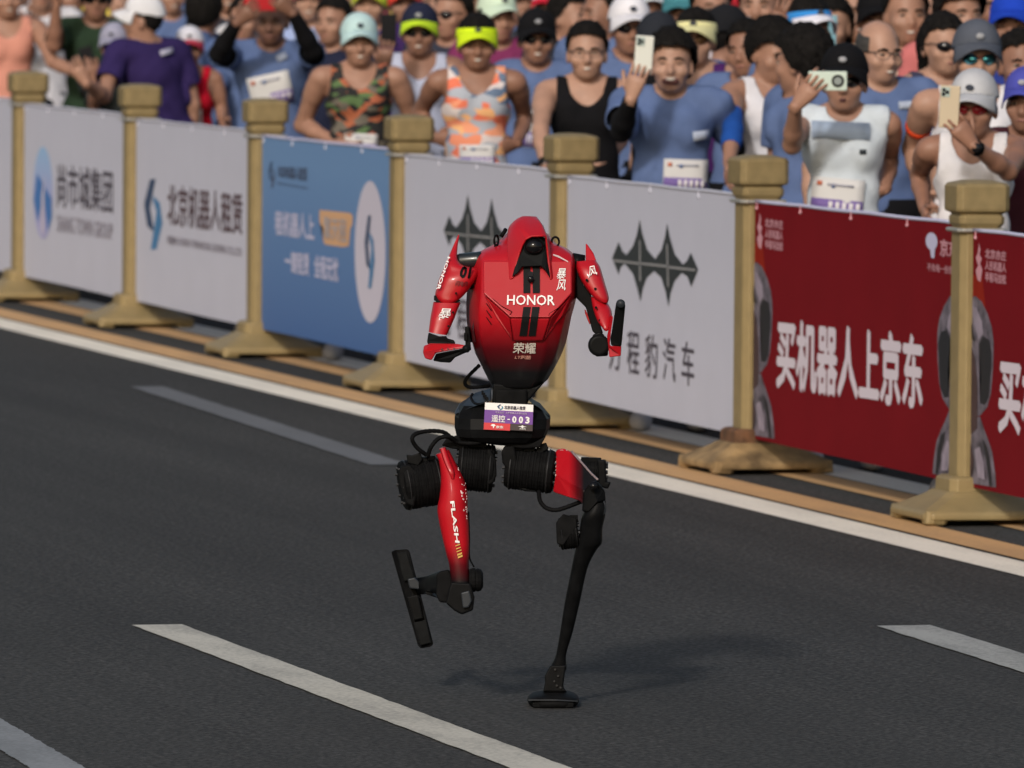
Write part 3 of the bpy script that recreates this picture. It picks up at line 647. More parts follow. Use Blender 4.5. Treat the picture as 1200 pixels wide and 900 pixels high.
for x in (275, 300, 325):
    mb = MB(); mb.cyl(rp(*c6(x, 634-.06*(x-275)), -.160), rp(*c6(x, 634-.06*(x-275)), -.13), .0022, n=8); mb.build('screw', steel, hd)
for p in (z2(545, 240), z2(510, 465), z2(455, 625)):
    mb = MB(); mb.cyl(rp(*p, -.07), rp(*p, -.03), .0032, n=8); mb.build('screw', black, ua)
def face_text(name, t, lb, lt, rb, rt, d, m, parent, bold=.02):
    v, f = text_geo(t, bold); lb, lt, rb, rt = [rp(*p[:2], p[2] if len(p) > 2 else d) for p in (lb, lt, rb, rt)]
    return link(name, new_mesh(name, [lb*(1-x)*(1-y) + lt*(1-x)*y + rb*x*(1-y) + rt*x*y - Vector((0, l*LAY, 0)) for x, y, l in v], f, m), parent)
def bvh_of(o):
    bm = bmesh.new(); bm.from_mesh(o.data); bmesh.ops.triangulate(bm, faces=bm.faces[:]); t = BVHTree.FromBMesh(bm); bm.free(); return t
B_ua, B_fa = bvh_of(ua), bvh_of(fa)
print_text('lettering', '01', c6(341, 360), c6(352, 312), c6(388, 366), c6(398, 312), black, .05, B_ua, ua)
print_text('lettering', '闪电侠', c6(326, 394), c6(330, 373), c6(378, 398), c6(382, 376), mat('faint_dark_red', (.16, .006, .01), .5), .03, B_ua, ua)
face_text('lettering', 'HONOR', (*c6(299, 250), -.03), (*c6(309, 253), -.035), (*c6(251, 386), -.052), (*c6(265, 390), -.058), 0, white_film, ua, .03)
print_text('lettering', '暴', c6(254, 530), c6(266, 488), c6(304, 528), c6(316, 490), white_film, .008, B_fa, fa)
# ---- arm on the robot's left (right in the picture)
z5 = lambda x, y: (650+x/5.625, 270+y/5.625)
mb = MB(); mb.cyl(rp(*z5(115, 200), .04), rp(*z5(190, 215), .035), .022, n=18); mb.build('shoulder_joint', black, robot, True)
prism('arm_spike', [(*z5(204, 90), .04), (*z5(214, 92), .04), (*z5(255, 150), .02), (*z5(276, 205), .0), (*z5(240, 215), .0), (*z5(205, 205), .01)], .01, .055, red, .004)
ub = limb('upper_arm_shell', [(z5(146, 206), z5(270, 197), .005, .03), (z5(142, 240), z5(298, 240), .0, .042), (z5(152, 285), z5(314, 290), -.005, .046), (z5(178, 340), z5(330, 345), -.01, .046), (z5(222, 405), z5(347, 402), -.018, .042), (z5(262, 450), z5(357, 448), -.025, .036), (z5(305, 474), z5(352, 476), -.03, .028)], red, 20, 3)
prism('inner_arm_frame', [z5(145, 230), z5(160, 300), z5(190, 360), z5(240, 425), z5(260, 520), z5(300, 620), z5(320, 680), z5(290, 700), z5(250, 670), z5(205, 510), z5(140, 445), z5(143, 330)], -.015, .06, black, .004)
prism('elbow_cover', [z5(196, 520), z5(206, 530), z5(240, 600), z5(232, 625), z5(215, 590), z5(200, 550)], .01, .05, red, .002)
fb = limb('forearm_shell', [(z5(238, 436), z5(350, 480), -.012, .03), (z5(250, 510), z5(374, 530), -.028, .036), (z5(276, 590), z5(378, 590), -.045, .036), (z5(310, 640), z5(366, 645), -.06, .03), (z5(330, 664), z5(348, 664), -.068, .02)], red, 20, 3)
mb = MB(); mb.cyl(rp(*z5(292, 760), -.10), rp(*z5(292, 760), -.02), .031, n=28, prof=[(0, .02), (0, .027), (.08, .031), (.9, .031), (1, .026)], ); wr = mb.build('wrist_motor', black, robot, True)
prism('wrist_housing', [z5(250, 690), z5(300, 668), z5(325, 690), z5(355, 750), z5(352, 830), z5(270, 835), z5(245, 780)], -.085, .0, black, .005)
prism('hand_cap', [(*z5(345, 700), -.11), (*z5(375, 560), -.12), (*z5(385, 575), -.13), (*z5(360, 745), -.14), (*z5(368, 765), -.15), (*z5(440, 762), -.15), (*z5(436, 830), -.14), (*z5(360, 838), -.13), (*z5(355, 780), -.12)], -.12, -.03, red, .004)
hb = prism('hand_bar', [(*z5(405, 480), -.20), (*z5(415, 460), -.205), (*z5(440, 455), -.21), (*z5(462, 468), -.205), (*z5(466, 500), -.2), (*z5(440, 768), -.155), (*z5(372, 762), -.155), (*z5(368, 720), -.15)], -.17, -.09, mat('bar_black', (.006, .0065, .0065), .4, spec=.04), .005)
mb = MB(); mb.cyl(rp(*z5(436, 484), -.215), rp(*z5(436, 484), -.15), .012, n=18); mb.build('grip_end', slate, hb, True)
for p in (z5(212, 330), z5(268, 388)):
    mb = MB(); mb.cyl(rp(*p, -.062), rp(*p, -.03), .004, n=10); mb.build('screw', black, ub)
for p in (z5(272, 510), z5(296, 596)):
    mb = MB(); mb.cyl(rp(*p, -.078), rp(*p, -.03), .0035, n=10); mb.build('screw', black, fb)
face_text('lettering', '风', (*z5(222, 316), -.058), (*z5(226, 240), -.052), (*z5(282, 292), -.058), (*z5(268, 232), -.05), 0, white_film, ub, .008)
# ---- waist, pelvis, number plate
prism('waist', [c6(486, 775), c6(660, 790), c6(700, 770), c6(630, 850), c6(628, 870), c6(482, 865)], -.02, .09, black, .006)
prism('waist_column', [c6(495, 800), c6(628, 800), c6(628, 900), c6(492, 900)], -.035, .06, black_matt, .006)
pel = limb('pelvis', [(c7(400, 140), c7(770, 138), .02, .075), (c7(378, 172), c7(805, 172), .02, .092), (c7(371, 195), c7(821, 200), .02, .108), (c7(371, 245), c7(817, 246), .02, .112), (c7(380, 284), c7(800, 285), .02, .105), (c7(440, 306), c7(760, 310), .02, .09), (c7(560, 324), c7(735, 326), .02, .06)], black, 12, 3.4, 1, ang=8)
prism('pelvis_cover', [(*c7(370, 186), -.02), (*c7(372, 172), -.0), (*c7(395, 132), .04), (*c7(470, 82), .08), (*c7(540, 62), .08), (*c7(545, 120), -.05), (*c7(512, 130), -.078), (*c7(440, 152), -.055)], .0, .11, slate, .006)
prism('pelvis_cover', [(*c7(712, 112), -.06), (*c7(716, 100), .06), (*c7(772, 132), .06), (*c7(822, 192), .01), (*c7(816, 200), -.0), (*c7(768, 152), -.055), (*c7(735, 134), -.08)], .0, .11, black, .004)
mb = MB(); mb.tube(smooth_path([rp(*c7(455, 88), .0), rp(*c7(448, 105), -.01), rp(*c7(465, 130), -.03), rp(*c7(500, 134), -.055), rp(*c7(528, 122), -.06)], 5), .004, 8); mb.build('pelvis_gasket', black_gloss, robot, True)
for i in range(4): mb = MB(); mb.box(rp(*c7(502+7*i, 82+10*i), .012-.012*i), (.003, .012, .006)); mb.build('cooling_slot', black, pel)
pq = [(514, 128, -.094), (740, 139, -.098), (736, 226, -.098), (634, 270, -.096), (507, 252, -.092)]
Pl = lambda u, v: (lambda p: Vector(p))(rp(*c7(514+226*u-7*v*(1-u)-4*v*u, 128+11*u+(124+11*u*0)*v), -.0955-.004*u))
def plate_quad(name, u0, u1, v0, v1, m, off=0., parent=None, rnd=0):
    a = [Pl(u0, v0), Pl(u1, v0), Pl(u1, v1), Pl(u0, v1)]
    F = [p + Vector((0, -off, 0)) for p in a]; B = [p + Vector((0, .003, 0)) for p in a]
    return link(name, new_mesh(name, F+B, [(0, 3, 2, 1), (4, 5, 6, 7), (0, 1, 5, 4), (1, 2, 6, 5), (2, 3, 7, 6), (3, 0, 4, 7)], m), parent or pel)
plate = plate_quad('number_plate', .0, 1, 0, 1.0, dark_film, 0)
plate_quad('plate_band', 0, 1, 0, .27, white_film, .0012, pel); plate_quad('plate_band', 0, 1, .272, .755, purple_film, .0012, pel); plate_quad('plate_band', 0, .54, .757, 1.02, red_film, .0012, pel)
def plate_text(t, u0, u1, v0, v1, m, bold=.02):
    v, f = text_geo(t, bold); return link('lettering', new_mesh('lettering', [Pl(u0+(u1-u0)*x, v1+(v0-v1)*y) + Vector((0, -.0028-l*LAY, 0)) for x, y, l in v], f, m), pel)
plate_text('北京机器人租赁', .40, .84, .075, .215, mat('plate_dark_ink', (.05, .045, .07), .6), .03)
def qd(pts, m):
    return link('logo', new_mesh('logo', [Pl(*p) + Vector((0, -.0028, 0)) for p in pts], [tuple(range(len(pts)))[::-1]], m), pel)
qd([(.30, .05), (.34, .05), (.29, .13), (.32, .2), (.29, .21), (.25, .13)], mat('plate_navy', (.02, .06, .14), .6)); qd([(.30, .25), (.345, .25), (.385, .17), (.36, .1), (.335, .12), (.355, .17)], mat('plate_teal', (.05, .2, .32), .6))
plate_text('北京亦庄 · 人形机器人半程马拉松', .22, .88, .31, .385, mat('plate_lilac', (.5, .38, .6), .6), .02)
plate_text('遥控', .15, .43, .45, .72, white_film, .014); plate_text('-', .475, .53, .575, .615, white_film, .03)
for i, ch in enumerate('003'): plate_text(ch, .575+.135*i, .665+.135*i, .46, .72, white_film, .045)
plate_text('京东', .25, .40, .845, .955, white_film, .03); qd([(.14, .86), (.17, .80), (.215, .80), (.245, .86), (.215, .87), (.205, .95), (.19, .95), (.185, .88)], white_film)
plate_text('方程豹', .73, .86, .90, .955, white_film, .02); qd([(.70, .845), (.76, .83), (.79, .79), (.82, .83), (.88, .845), (.82, .86), (.79, .9), (.76, .86)], white_film)
prism('pelvis_lower', [c7(385, 278), c7(505, 286), c7(560, 300), c7(545, 318), c7(440, 322), c7(400, 305)], -.03, .09, black_matt, .004)
prism('pelvis_keel', [c7(560, 300), c7(735, 318), c7(800, 285), c7(770, 340), c7(690, 345), c7(600, 330)], -.05, .07, black_matt, .004)
# ---- hips and the raised leg
ha = actuator('hip_actuator', c7(385, 425), c7(556, 440), .069, .02, .02, 10)
hb2 = actuator('hip_actuator', c7(305, 490), c7(122, 520), .071, .02, .0, 9)
prism('motor_cap', [c7(105, 460), c7(120, 425), c7(165, 420), c7(190, 450), c7(195, 560), c7(180, 620), c7(140, 600), c7(112, 510)], -.055, .06, black_matt, .006)
prism('motor_cap', [c7(540, 345), c7(566, 400), c7(568, 470), c7(555, 505), c7(525, 520), c7(520, 350)], -.04, .07, black_matt, .006)
prism('connector_block', [c7(145, 372), c7(170, 375), c7(210, 362), c7(222, 395), c7(200, 425), c7(150, 412)], -.04, .03, black, .003)
prism('hip_bracket', [c7(330, 300), c7(400, 275), c7(450, 320), c7(430, 350), c7(360, 345), c7(310, 330)], -.02, .08, black_matt, .004)
th = limb('thigh_shell', [(c7(282, 372), c7(345, 350), -.03, .028), (c7(296, 400), c7(378, 415), -.03, .04), (c7(304, 450), c7(402, 458), -.035, .05), (c7(305, 510), c7(424, 515), -.04, .056),
    (c7(300, 570), c7(432, 565), -.045, .058), (c7(290, 630), c7(432, 625), -.05, .056), (c7(300, 700), c7(438, 695), -.055, .052), (c7(316, 770), c7(441, 768), -.06, .048), (c7(332, 840), c7(440, 838), -.065, .045),
    (c8(345, 170), c8(438, 170), -.07, .042), (c8(356, 262), c8(445, 262), -.075, .038)], red_thigh)
limb('thigh_ridge', [(c7(300, 344), c7(330, 338), -.05, .02), (c7(318, 400), c7(352, 400), -.066, .02), (c7(340, 450), c7(370, 450), -.084, .014), (c7(356, 485), c7(368, 485), -.092, .004)], red, 12)
B_th = bvh_of(th)
print_text('lettering', 'FLASH', c7(346, 624), c7(366, 622), c7(371, 820), c7(392, 822), white_film, .03, B_th, th, .004)
for i, a in enumerate((0, 14, 27, 40, 52)):
    w_ = 5 if i < 3 else 9
    y = 830 + a
    conform('gold_bar', [c7(372+a*.22, y+3), c7(394+a*.22, y-5), c7(394+a*.22, y-5+w_), c7(372+a*.22, y+3+w_)], [(0, 1, 2, 3)], gold_film, B_th, .004, th)
rnd = random.Random(3); dr = MB()
for i in range(46):
    t = rnd.random(); x = 392 + t*45 + rnd.uniform(-22, 3); y = 380 + t*330
    p = rp(*c7(min(x, 425), y), -.4); h = B_th.ray_cast(p, Vector((0, 1, 0)))
    if h[0]: dr.ball(h[0], (.0018, .0012, .0022), 6, 4)
o = dr.build('water_drops', mat('water_drop', (.75, .6, .6), .1), th, True); o['kind'] = 'stuff'
prism('knee_motor', [c8(285, 215), c8(300, 200), c8(345, 190), c8(360, 230), c8(362, 350), c8(300, 345), c8(285, 310)], -.09, .0, black_matt, .006)
mb = MB(); mb.cyl(rp(*c8(440, 240), -.08), rp(*c8(505, 240), -.08), .034, n=20, prof=[(0, .03), (.2, .034), (.4, .034), (.45, .031), (.6, .033), (.85, .03), (1, .02)]); mb.build('knee_pulley', black_matt, robot)
prism('knee_frame', [c8(355, 250), c8(445, 255), c8(465, 320), c8(458, 382), c8(405, 403), c8(370, 385), c8(330, 350), c8(345, 280)], -.12, -.02, black, .006)
prism('knee_guard', [c8(400, 300), c8(440, 290), c8(452, 340), c8(436, 370), c8(410, 372)], -.135, -.1, slate, .004)
mb = MB(); mb.tube(smooth_path([rp(*c7(436, 640), -.06), rp(*c7(440, 760), -.07), rp(*c8(440, 130), -.07), rp(*c8(462, 180), -.07)], 6), .0025, 6); mb.build('cable', black, robot, True)
# shin folded back, seen end on
sh = [(*c8(345, 255), -.05), (*c8(300, 252), .05), (*c8(250, 262), .25), (*c8(190, 270), .42)]
mb = MB(); rg = []
for (x, y, d), a in zip(sh, (.030, .033, .027, .024)):
    p = rp(x, y, d); rg.append([p + Vector((.35*a*math.cos(k*math.pi/6), -a*.6*math.cos(k*math.pi/6), a*math.sin(k*math.pi/6))) for k in range(12)])
mb.loft(rg); mb.build('shin', black, robot, True)
prism('calf_link', [(*c8(230, 305), .2), (*c8(320, 335), .0), (*c8(380, 385), -.06), (*c8(405, 400), -.08), (*c8(440, 385), -.08), (*c8(345, 320), .0), (*c8(240, 290), .2)], .05, .14, black, .004)
prism('ankle', [c8(150, 235), c8(185, 228), c8(215, 258), c8(205, 285), c8(160, 280)], .36, .46, slate, .004)
foot = prism('foot', [(*c8(73, 108), .44), (*c8(92, 100), .41), (*c8(150, 95), .41), (*c8(160, 105), .41), (*c8(272, 540), .39), (*c8(262, 552), .39), (*c8(212, 562), .39), (*c8(198, 545), .42)], .41, .47, black_matt, .006)
prism('foot_pad', [(*c8(98, 112), .403), (*c8(146, 106), .403), (*c8(185, 235), .397), (*c8(135, 248), .397)], .4, .43, mat('worn_black_pad', (.0075, .0082, .0088), .6, spec=.05, noise=.3, nscale=40), .003, foot)
prism('foot_pad', [(*c8(178, 440), .383), (*c8(238, 425), .383), (*c8(262, 535), .38), (*c8(212, 548), .38)], .4, .43, MATS['worn_black_pad'], .003, foot)
prism('foot_bracket', [c8(150, 320), c8(200, 310), c8(222, 420), c8(180, 430)], .37, .42, black, .003, foot)
# ---- the standing leg
hc = actuator('hip_actuator', c7(612, 430), c7(838, 455), .062, .01, .0, 12)
prism('motor_cap', [c7(590, 360), c7(605, 330), c7(650, 330), c7(665, 400), c7(660, 470), c7(635, 470), c7(595, 410)], -.05, .06, black_matt, .006)
prism('motor_bracket', [c7(635, 480), c7(660, 465), c7(720, 535), c7(790, 548), c7(700, 545), c7(645, 520)], -.02, .05, black, .004)
prism('connector_block', [c7(770, 325), c7(800, 315), c7(812, 345), c7(790, 360), c7(770, 350)], -.03, .02, black, .003)
actuator('hip_actuator', c7(950, 450), c7(1080, 455), .036, .09, .09, 6)
prism('motor_cap', [c7(1040, 395), c7(1078, 400), c7(1084, 500), c7(1105, 500), c7(1090, 535), c7(1045, 520)], .04, .12, black, .005)
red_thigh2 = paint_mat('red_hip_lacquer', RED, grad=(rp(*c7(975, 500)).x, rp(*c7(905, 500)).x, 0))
t2 = prism('thigh_shell', [(*c7(845, 352), .0), (*c7(880, 342), .0), (*c7(920, 360), -.01), (*c7(975, 420), -.06), (*c7(1040, 492), -.14), (*c7(1010, 520), -.17), (*c7(985, 545), -.17), (*c7(975, 610), -.18), (*c7(960, 590), -.16), (*c7(900, 570), -.12), (*c7(832, 548), -.06), (*c7(845, 470), -.07)], -.06, .06, red_thigh2, .008)
mb = MB(); mb.tube(smooth_path([rp(*c7(920, 358), -.018), rp(*c7(975, 420), -.068), rp(*c7(1010, 460), -.112), rp(*c7(1042, 490), -.15)], 6), .0032, 6); mb.build('shell_edge', mat('silver_edge', (.22, .17, .18), .4), t2, True)
dr = MB(); B_t2 = bvh_of(t2)
for i in range(50):
    h = B_t2.ray_cast(rp(*c7(rnd.uniform(848, 925), rnd.uniform(352, 395)), -.4), Vector((0, 1, 0)))
    if h[0]: dr.ball(h[0], (.0016, .0012, .0016), 6, 4)
for i in range(24):
    h = B_t2.ray_cast(rp(*c7(846+rnd.uniform(0, 8), rnd.uniform(440, 520)), -.4), Vector((0, 1, 0)))
    if h[0]: dr.ball(h[0], (.0014, .0012, .002), 6, 4)
o = dr.build('water_drops', MATS['water_drop'], t2, True); o['kind'] = 'stuff'
prism('knee_fork', [(*c7(975, 545), -.18), (*c7(1010, 500), -.2), (*c7(1040, 498), -.19), (*c7(1075, 540), -.18), (*c7(1080, 590), -.17), (*c7(1040, 600), -.19), (*c7(1000, 640), -.19), (*c7(968, 640), -.18)], -.17, -.05, black, .006)
mb = MB(); mb.cyl(rp(*c7(1022, 520), -.215), rp(*c7(1022, 520), -.1), .012, n=16); mb.build('knee_pin', black_gloss, robot, True)
shank = limb('shank', [(c7(1000, 602), c7(1080, 590), -.14, .045), (c7(968, 660), c7(1078, 650), -.14, .05), (c7(958, 720), c7(1064, 720), -.13, .048), (c7(946, 790), c7(1062, 785), -.12, .044), (c8(934, 110), c8(1036, 100), -.11, .04),
    (c8(916, 200), c8(994, 185), -.095, .034), (c8(888, 340), c8(958, 345), -.07, .03), (c8(866, 480), c8(926, 480), -.04, .028), (c8(846, 590), c8(894, 590), -.015, .027), (c8(822, 645), c8(896, 655), -.005, .03), (c8(836, 682), c8(880, 682), -.0, .028)], black)
actuator('knee_actuator', c7(950, 735), c7(862, 745), .046, -.12, -.12, 5)
prism('motor_cap', [c7(846, 690), c7(880, 650), c7(944, 672), c7(946, 710), c7(880, 800), c7(850, 790)], -.165, -.09, black_matt, .004)
mb = MB(); mb.tube(smooth_path([rp(*c7(1070, 590), -.2), rp(*c7(1078, 620), -.2), rp(*c7(1072, 655), -.19)], 5), .0022, 6); mb.build('cable', slate, robot, True)
an = prism('ankle', [c8(820, 640), c8(893, 640), c8(880, 740), c8(898, 765), c8(785, 765), c8(795, 720), c8(792, 690)], -.045, .04, black, .005)
for x, y in ((842, 660), (856, 690), (838, 715), (850, 735), (868, 745)):
    mb = MB(); mb.cyl(rp(*c8(x, y), -.052), rp(*c8(x, y), -.03), .0032, n=8); mb.build('bolt', flange_m, an)
f2 = limb('foot', [(c8(795, 762), c8(895, 762), .0, .05), (c8(738, 774), c8(935, 776), .0, .10), (c8(716, 790), c8(952, 792), .0, .118), (c8(713, 806), c8(953, 808), .0, .122), (c8(724, 822), c8(944, 820), .0, .118), (c8(738, 829), c8(932, 827), .0, .11)], black_matt, 28, 3.4, 4)
# sole rests on the asphalt
lo = min((f2.matrix_world @ v.co).z for v in f2.data.vertices)
fs = MB(); fs.box((rp(*c8(832, 800), 0).x, -.0, .008), (.058, .115, .0072)); fs.build('sole', black_matt, f2, bev=.003)
prism('toe_seam', [(*c8(716, 800), -.122), (*c8(850, 800), -.124), (*c8(948, 806), -.112), (*c8(948, 811), -.112), (*c8(850, 806), -.124), (*c8(716, 806), -.122)], -.12, -.09, slate, 0, f2)
# ---- braided cables
def cable(pts, r=.0062, name='cable'):
    P = smooth_path([rp(*p[:2], p[2]) for p in pts], 10)
    rr = [r*(1+.10*math.sin(i*2.2)) for i in range(len(P))]
    mb = MB(); mb.tube(P, rr, 8); return mb.build(name, black_matt, robot, True)
cable([(*c7(240, 375), -.04), (*c7(195, 340), -.06), (*c7(172, 300), -.07), (*c7(190, 275), -.06), (*c7(250, 262), -.05), (*c7(320, 268), -.04), (*c7(360, 300), -.02)])
cable([(*c7(245, 380), -.05), (*c7(262, 335), -.07), (*c7(300, 295), -.07), (*c7(350, 290), -.06), (*c7(390, 315), -.04), (*c7(470, 318), -.05), (*c7(530, 300), -.06), (*c7(560, 298), -.07)])
cable([(*c7(765, 545), -.03), (*c7(772, 590), -.07), (*c7(800, 622), -.09), (*c7(850, 632), -.1), (*c7(920, 610), -.11), (*c7(965, 592), -.12)])
cable([(*c6(430, 700), .02), (*c6(385, 745), .0), (*c6(370, 772), .0), (*c6(385, 790), .01), (*c6(430, 790), .02), (*c6(470, 785), .04)], .0055)
# ================================================================== CROWD
# a person is one body mesh skinned over a signed distance field; clothing, hair and so on are its children
def smin(a, b, k):
    h = np.clip(.5+.5*(b-a)/k, 0, 1); return b*(1-h)+a*h-k*h*(1-h)
class Field:
    def __init__(s, lo, hi, hxy, zs):
        s.xs = np.arange(lo[0], hi[0]+hxy, hxy); s.ys = np.arange(lo[1], hi[1]+hxy, hxy); s.zs = zs
        s.F = np.full((len(s.xs), len(s.ys), len(s.zs)), .2)
    def block(s, c, r):
        sl = []
        for ax, v in zip((s.xs, s.ys, s.zs), c):
            a, b = np.searchsorted(ax, (v-r, v+r)); sl.append(slice(max(a-1, 0), min(b+1, len(ax))))
        return tuple(sl)
    def pts(s, sl):
        return s.xs[sl[0]][:, None, None], s.ys[sl[1]][None, :, None], s.zs[sl[2]][None, None, :]
    def put(s, sl, d, k, sub=False):
        if d.size == 0: return
        if sub: s.F[sl] = -smin(-s.F[sl], d, k)
        else: s.F[sl] = smin(s.F[sl], d, k)
    def cone(s, a, b, ra, rb, k=.02, flat=None):
        a, b = np.array(a, float), np.array(b, float); c = (a+b)/2; r = np.linalg.norm(b-a)/2+max(ra, rb)+.06
        sl = s.block(c, r); X, Y, Z = s.pts(sl); d = b-a; L2 = d@d + 1e-9
        t = np.clip(((X-a[0])*d[0]+(Y-a[1])*d[1]+(Z-a[2])*d[2])/L2, 0, 1)
        q = np.sqrt((X-a[0]-t*d[0])**2+(Y-a[1]-t*d[1])**2+(Z-a[2]-t*d[2])**2)
        s.put(sl, q-(ra+(rb-ra)*t), k)
    def ell(s, c, r, M=None, k=.02, sub=False):
        c = np.array(c, float); sl = s.block(c, max(r)+.06); X, Y, Z = s.pts(sl); X, Y, Z = X-c[0], Y-c[1], Z-c[2]
        if M is not None:
            X, Y, Z = (M[0, i]*X+M[1, i]*Y+M[2, i]*Z for i in range(3))
        k0 = np.sqrt((X/r[0])**2+(Y/r[1])**2+(Z/r[2])**2)+1e-9; k1 = np.sqrt((X/r[0]**2)**2+(Y/r[1]**2)**2+(Z/r[2]**2)**2)+1e-9
        s.put(sl, k0*(k0-1)/k1, k, sub)
    def mesh(s):
        F = s.F; S = F < 0; nx, ny, nz = F.shape
        c = np.zeros((nx-1, ny-1, nz-1), np.int8)
        for i in (0, 1):
            for j in (0, 1):
                for k in (0, 1): c += S[i:nx-1+i, j:ny-1+j, k:nz-1+k]
        act = (c > 0) & (c < 8); I, J, K = np.nonzero(act); idx = np.full(act.shape, -1, np.int64); idx[act] = np.arange(len(I))
        P = np.zeros((len(I), 3)); N = np.zeros(len(I)); cor = [(i, j, k) for i in (0, 1) for j in (0, 1) for k in (0, 1)]
        V = {q: F[I+q[0], J+q[1], K+q[2]] for q in cor}
        for a in cor:
            for ax in range(3):
                if a[ax] == 0:
                    b = list(a); b[ax] = 1; b = tuple(b); fa, fb = V[a], V[b]; m = (fa < 0) != (fb < 0)
                    t = np.where(m, fa/np.where(m, fa-fb, 1), 0)
                    for q in range(3): P[:, q] += np.where(m, a[q]+(t if q == ax else 0), 0)
                    N += m
        P /= N[:, None]
        out = np.empty_like(P)
        for q, (A, G) in enumerate(zip((I, J, K), (s.xs, s.ys, s.zs))): out[:, q] = G[A]+P[:, q]*(G[A+1]-G[A])
        faces = []
        for ax in range(3):
            o1, o2 = [(1, 2), (2, 0), (0, 1)][ax]
            A = [slice(None)]*3; B = [slice(None)]*3; A[ax] = slice(0, F.shape[ax]-1); B[ax] = slice(1, F.shape[ax])
            m = S[tuple(A)] != S[tuple(B)]; E = np.array(np.nonzero(m)).T; E = E[(E[:, o1] > 0) & (E[:, o2] > 0) & (E[:, o1] < F.shape[o1]-1) & (E[:, o2] < F.shape[o2]-1)]
            if not len(E): continue
            q = []
            for d1, d2 in ((-1, -1), (0, -1), (0, 0), (-1, 0)):
                G = E.copy(); G[:, o1] += d1; G[:, o2] += d2; q.append(idx[G[:, 0], G[:, 1], G[:, 2]])
            q = np.array(q).T; fl = S[E[:, 0], E[:, 1], E[:, 2]]; q[~fl] = q[~fl][:, ::-1]; faces.append(q)
        faces = np.concatenate(faces); faces = faces[(faces >= 0).all(1)]
        return out, faces
def normals(v, f):
    n = np.cross(v[f[:, 2]]-v[f[:, 0]], v[f[:, 3]]-v[f[:, 1]]); N = np.zeros_like(v)
    for i in range(4): np.add.at(N, f[:, i], n)
    return N/(np.linalg.norm(N, axis=1, keepdims=True)+1e-12)
def clip_mesh(v, f, s):
    """keep where s > 0; the cut edge is drawn back onto the line s = 0"""
    keep = (s[f] > 0).any(1); f = f[keep]; v = v.copy()
    e = np.concatenate([f[:, [i, (i+1) % 4]] for i in range(4)]); e = np.concatenate([e, e[:, ::-1]])
    m = (s[e[:, 0]] <= 0) & (s[e[:, 1]] > 0); e = e[m]; o = np.argsort(s[e[:, 1]]); e = e[o]
    t = (s[e[:, 0]]/(s[e[:, 0]]-s[e[:, 1]]))[:, None]; X = v[e[:, 0]]*(1-t) + v[e[:, 1]]*t
    acc = np.zeros_like(v); cnt = np.zeros(len(v)); np.add.at(acc, e[:, 0], X); np.add.at(cnt, e[:, 0], 1)
    m = cnt > 0; v[m] = acc[m]/cnt[m][:, None]
    # smooth the edge loop
    E = np.sort(np.concatenate([f[:, [i, (i+1) % 4]] for i in range(4)]), 1); U, c = np.unique(E, axis=0, return_counts=True); U = U[c == 1]
    for it in range(4):
        acc = np.zeros_like(v); cnt = np.zeros(len(v))
        for i, j in ((0, 1), (1, 0)): np.add.at(acc, U[:, i], v[U[:, j]]); np.add.at(cnt, U[:, i], 1)
        m = cnt > 0; v[m] = v[m]*.45 + .55*acc[m]/cnt[m][:, None]
    u, inv = np.unique(f, return_inverse=True)
    return v[u], inv.reshape(f.shape), u
def np_mesh(name, v, f, mats, fm=None, smooth=True):
    me = bpy.data.meshes.new(name); me.vertices.add(len(v)); me.vertices.foreach_set('co', np.ascontiguousarray(v, np.float32).ravel())
    n = f.shape[1]; me.loops.add(f.size); me.loops.foreach_set('vertex_index', np.ascontiguousarray(f, np.int32).ravel())
    me.polygons.add(len(f)); me.polygons.foreach_set('loop_start', np.arange(len(f), dtype=np.int32)*n)
    try: me.polygons.foreach_set('loop_total', np.full(len(f), n, np.int32))
    except Exception: pass
    for m in (mats if isinstance(mats, (list, tuple)) else [mats]): me.materials.append(m)
    if fm is not None: me.polygons.foreach_set('material_index', np.ascontiguousarray(fm, np.int32))
    if smooth: me.polygons.foreach_set('use_smooth', np.ones(len(f), bool))
    me.update(calc_edges=True); me.validate(); return me

SKIN = [mat('skin_%s' % n, c, .5, noise=.10, nscale=18, spec=.35) for n, c in (('fair', (.37, .215, .155)), ('tan', (.31, .168, .117)), ('brown', (.25, .128, .087)), ('dark_tan', (.17, .084, .056)))]
HAIR = mat('black_hair', (.008, .0072, .007), .8, noise=.5, nscale=60, bump=.8, bscale=110, spec=.08); HAIR_G = mat('greying_hair', (.035, .032, .03), .6, noise=.4, nscale=80, bump=.5, bscale=140)
EYEW = mat('eye_white', (.24, .21, .18), .4); EYED = mat('eye_dark', (.008, .007, .006), .3); LIP = mat('lips', (.30, .13, .10), .5); MOUTH = mat('mouth_inside', (.075, .02, .018), .6); TEETH = mat('teeth', (.55, .52, .47), .4)
CLOTH = {}
def cloth(c, k=1.0, name=None):
    key = name or 'cloth_%d_%d_%d' % c
    if key not in CLOTH: CLOTH[key] = mat(key, alb(c, k), .9, noise=.12, nscale=7, bump=.5, bscale=34, spec=.1)
    return CLOTH[key]
